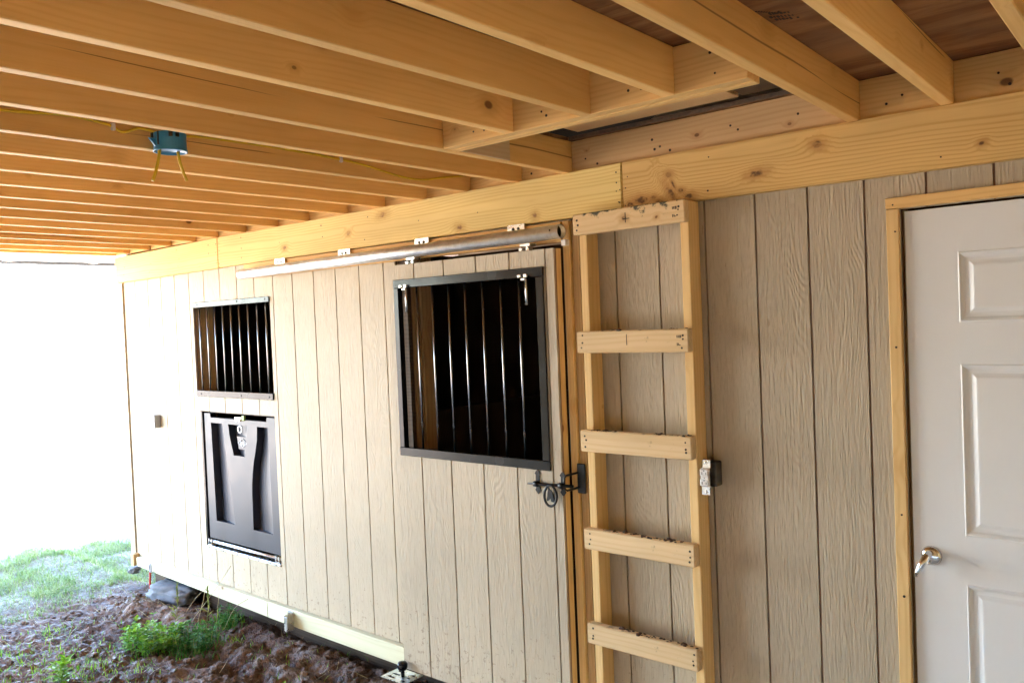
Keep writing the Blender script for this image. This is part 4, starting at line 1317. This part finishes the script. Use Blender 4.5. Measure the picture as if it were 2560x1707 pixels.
# loose clods thrown up by the wheels
parts = []
for _ in range(1100):
    x, y = random.uniform(-6.3, -3.2), random.uniform(-1.5, -0.02)
    if random.random() > 0.35 + 0.65 * math.exp(-((y + 0.3) / 0.3) ** 2):
        continue
    s = 0.005 + 0.018 * random.random() ** 3
    b2 = bmesh.new()
    bmesh.ops.create_icosphere(b2, subdivisions=2 if s > 0.012 else 1, radius=1.0)
    sd_ = random.uniform(0, 50)
    vv = []
    for v in b2.verts:
        k_ = 1 + 0.55 * noise.noise(v.co * 1.8 + Vector((sd_, 0, 0)))
        vv.append((x + v.co.x * s * k_ * 1.2, y + v.co.y * s * k_, ground_h(x, y) + s * 0.25 + v.co.z * s * k_ * 0.75))
    b2.verts.index_update()
    ff = [tuple(v.index for v in f.verts) for f in b2.faces]
    b2.free()
    parts.append((vv, ff))
V, F = merge(parts)
tag(mesh_obj('mud_clods', V, F, 'mud', loc=(0, 0, 0)), 'loose brown clods scattered over the rutted mud', 'clods', kind='stuff')

def weed(name, label, centre, rad, n_stem, hgt, leaf_len, mats, seed, grass_n=0, broad=0.6):
    random.seed(seed)
    cx_, cy_ = centre
    t = thing(name, (cx_, cy_, hz(cx_, cy_)), label, 'plant', 'weeds in the mud')
    parts, LV, LF = [], [], []
    for _ in range(n_stem):
        a, rr_ = random.uniform(0, 6.28), rad[0] * math.sqrt(random.random())
        x, y = cx_ + rr_ * math.cos(a), cy_ + rad[1] / rad[0] * rr_ * math.sin(a)
        z = hz(x, y)
        h = hgt * random.uniform(0.45, 1.0)
        az = random.uniform(0, 6.28); ln = random.uniform(0.0, 0.35)
        top = Vector((x + math.cos(az) * h * ln, y + math.sin(az) * h * ln, z + h))
        mid = Vector((x, y, z)).lerp(top, 0.5) + Vector((random.uniform(-1, 1), random.uniform(-1, 1), 0)) * h * 0.06
        parts.append(sweep([(x, y, z - 0.01), tuple(mid), tuple(top)], [0.0022, 0.0018, 0.001], 4))
        nl_ = random.randint(5, 9)
        for k in range(nl_):
            f_ = random.uniform(0.25, 1.0)
            p = Vector((x, y, z)).lerp(top, f_)
            leafq(LV, LF, p, random.uniform(0, 6.28), random.uniform(-0.3, 0.7), leaf_len * random.uniform(0.6, 1.25), leaf_len * broad * random.uniform(0.7, 1.2))
        for k in range(3):
            leafq(LV, LF, top, az + k * 2.1, random.uniform(0.1, 0.8), leaf_len * random.uniform(0.7, 1.1), leaf_len * broad)
    V, F = merge(parts)
    mesh_obj('stems', V, F, 'stem', t)
    mesh_obj('leaves', LV, LF, mats, t)
    if grass_n:
        GV_, GF_ = [], []
        for _ in range(grass_n):
            x, y = random.gauss(cx_, rad[0] * 0.55), random.gauss(cy_, rad[1] * 0.55)
            blade(GV_, GF_, (x, y, hz(x, y) - 0.004), random.uniform(0, 6.28), random.uniform(0.05, 0.13), random.uniform(0.003, 0.006), random.uniform(0.05, 0.9), random.uniform(0.1, 1.0))
        tag(mesh_obj('blades', GV_, GF_, 'leaf_dark', t), kind='stuff')
    random.seed(seed + 100)
    return t
weed('weed_clump', 'bright yellow-green leafy part of the weed clump in the mud', (-5.10, -0.56), (0.20, 0.15), 85, 0.14, 0.036, 'leaf', 21, 260, 0.8)
weed('weed_clump', 'deeper green grassy side of the weed clump nearest the sill', (-4.84, -0.40), (0.17, 0.13), 60, 0.13, 0.034, 'leaf_dark', 22, 460, 0.45)
weed('leafy_weed', 'single bright green broad-leaved weed at the bottom left edge', (-4.945, -1.150), (0.035, 0.035), 7, 0.14, 0.055, 'leaf', 23, 0, 0.62)
weed('small_weed', 'small toothed weed alone in the dark rut', (-3.885, -0.405), (0.02, 0.02), 4, 0.075, 0.045, 'leaf', 24, 0, 0.4)
weed('shade_weed', 'dark green weed tucked under the sill behind the clump', (-5.03, -0.07), (0.10, 0.05), 18, 0.10, 0.035, 'leaf_dark', 25, 120, 0.35)
weed('tall_sprout', 'lone pale sprout standing above the weed clump', (-5.42, -0.42), (0.01, 0.01), 2, 0.17, 0.045, 'leaf', 26, 0, 0.45)

def seed_stalk(label, base, top, seed):
    random.seed(seed)
    t = thing('seed_stalk', (base[0], base[1], hz(*base)), label, 'plant', 'seed stalks')
    b = Vector((base[0], base[1], hz(*base) - 0.01)); tp = Vector(top)
    mid = b.lerp(tp, 0.55) + Vector((0.01, 0.01, 0.01))
    mesh_obj('stem', *sweep([tuple(b), tuple(mid), tuple(tp)], [0.003, 0.0025, 0.0012], 5), 'stem', t)
    V, F = [], []
    for k in range(70):
        f_ = random.uniform(0.5, 1.0)
        p = mid.lerp(tp, (f_ - 0.5) * 2)
        leafq(V, F, p, random.uniform(0, 6.28), random.uniform(0.5, 1.3), random.uniform(0.012, 0.026), 0.008)
    for k in range(8):
        leafq(V, F, b.lerp(mid, random.uniform(0.1, 0.9)), random.uniform(0, 6.28), random.uniform(0.2, 0.9), random.uniform(0.05, 0.09), 0.012)
    mesh_obj('seed_head', V, F, 'stem', t)
seed_stalk('left of the two brownish seed stalks before the sill', (-5.20, -0.36), (-5.24, -0.30, 0.315), 31)
seed_stalk('right of the two brownish seed stalks before the sill', (-4.98, -0.26), (-5.00, -0.22, 0.300), 32)

# thin dry stems leaning across the sill
dry = [((-5.20, -0.22, 0.05), (-5.05, -0.14, 0.25), (-4.92, -0.09, 0.42)), ((-4.95, -0.20, 0.05), (-4.99, -0.15, 0.20), (-5.06, -0.10, 0.30)),
       ((-5.10, -0.25, 0.04), (-5.14, -0.18, 0.16), (-5.20, -0.12, 0.24)), ((-4.85, -0.2, 0.05), (-4.80, -0.15, 0.18), (-4.72, -0.10, 0.24)), ((-5.32, -0.22, 0.05), (-5.28, -0.15, 0.16), (-5.22, -0.10, 0.22))]
labs = ['longest thin dry stem leaning up across the sill to the feed hatch', 'thin dry stem crossing the sill left of the seed stalks', 'short dry stem bent left before the sill',
        'dry stem leaning right over the sill board', 'leftmost thin dry stem before the sill']
for pts, lb in zip(dry, labs):
    o = tube('dry_stem', catmull(pts, 4), 0.0016, 'straw', None, 5)
    tag(o, lb, 'stem', 'dry stems before the sill')
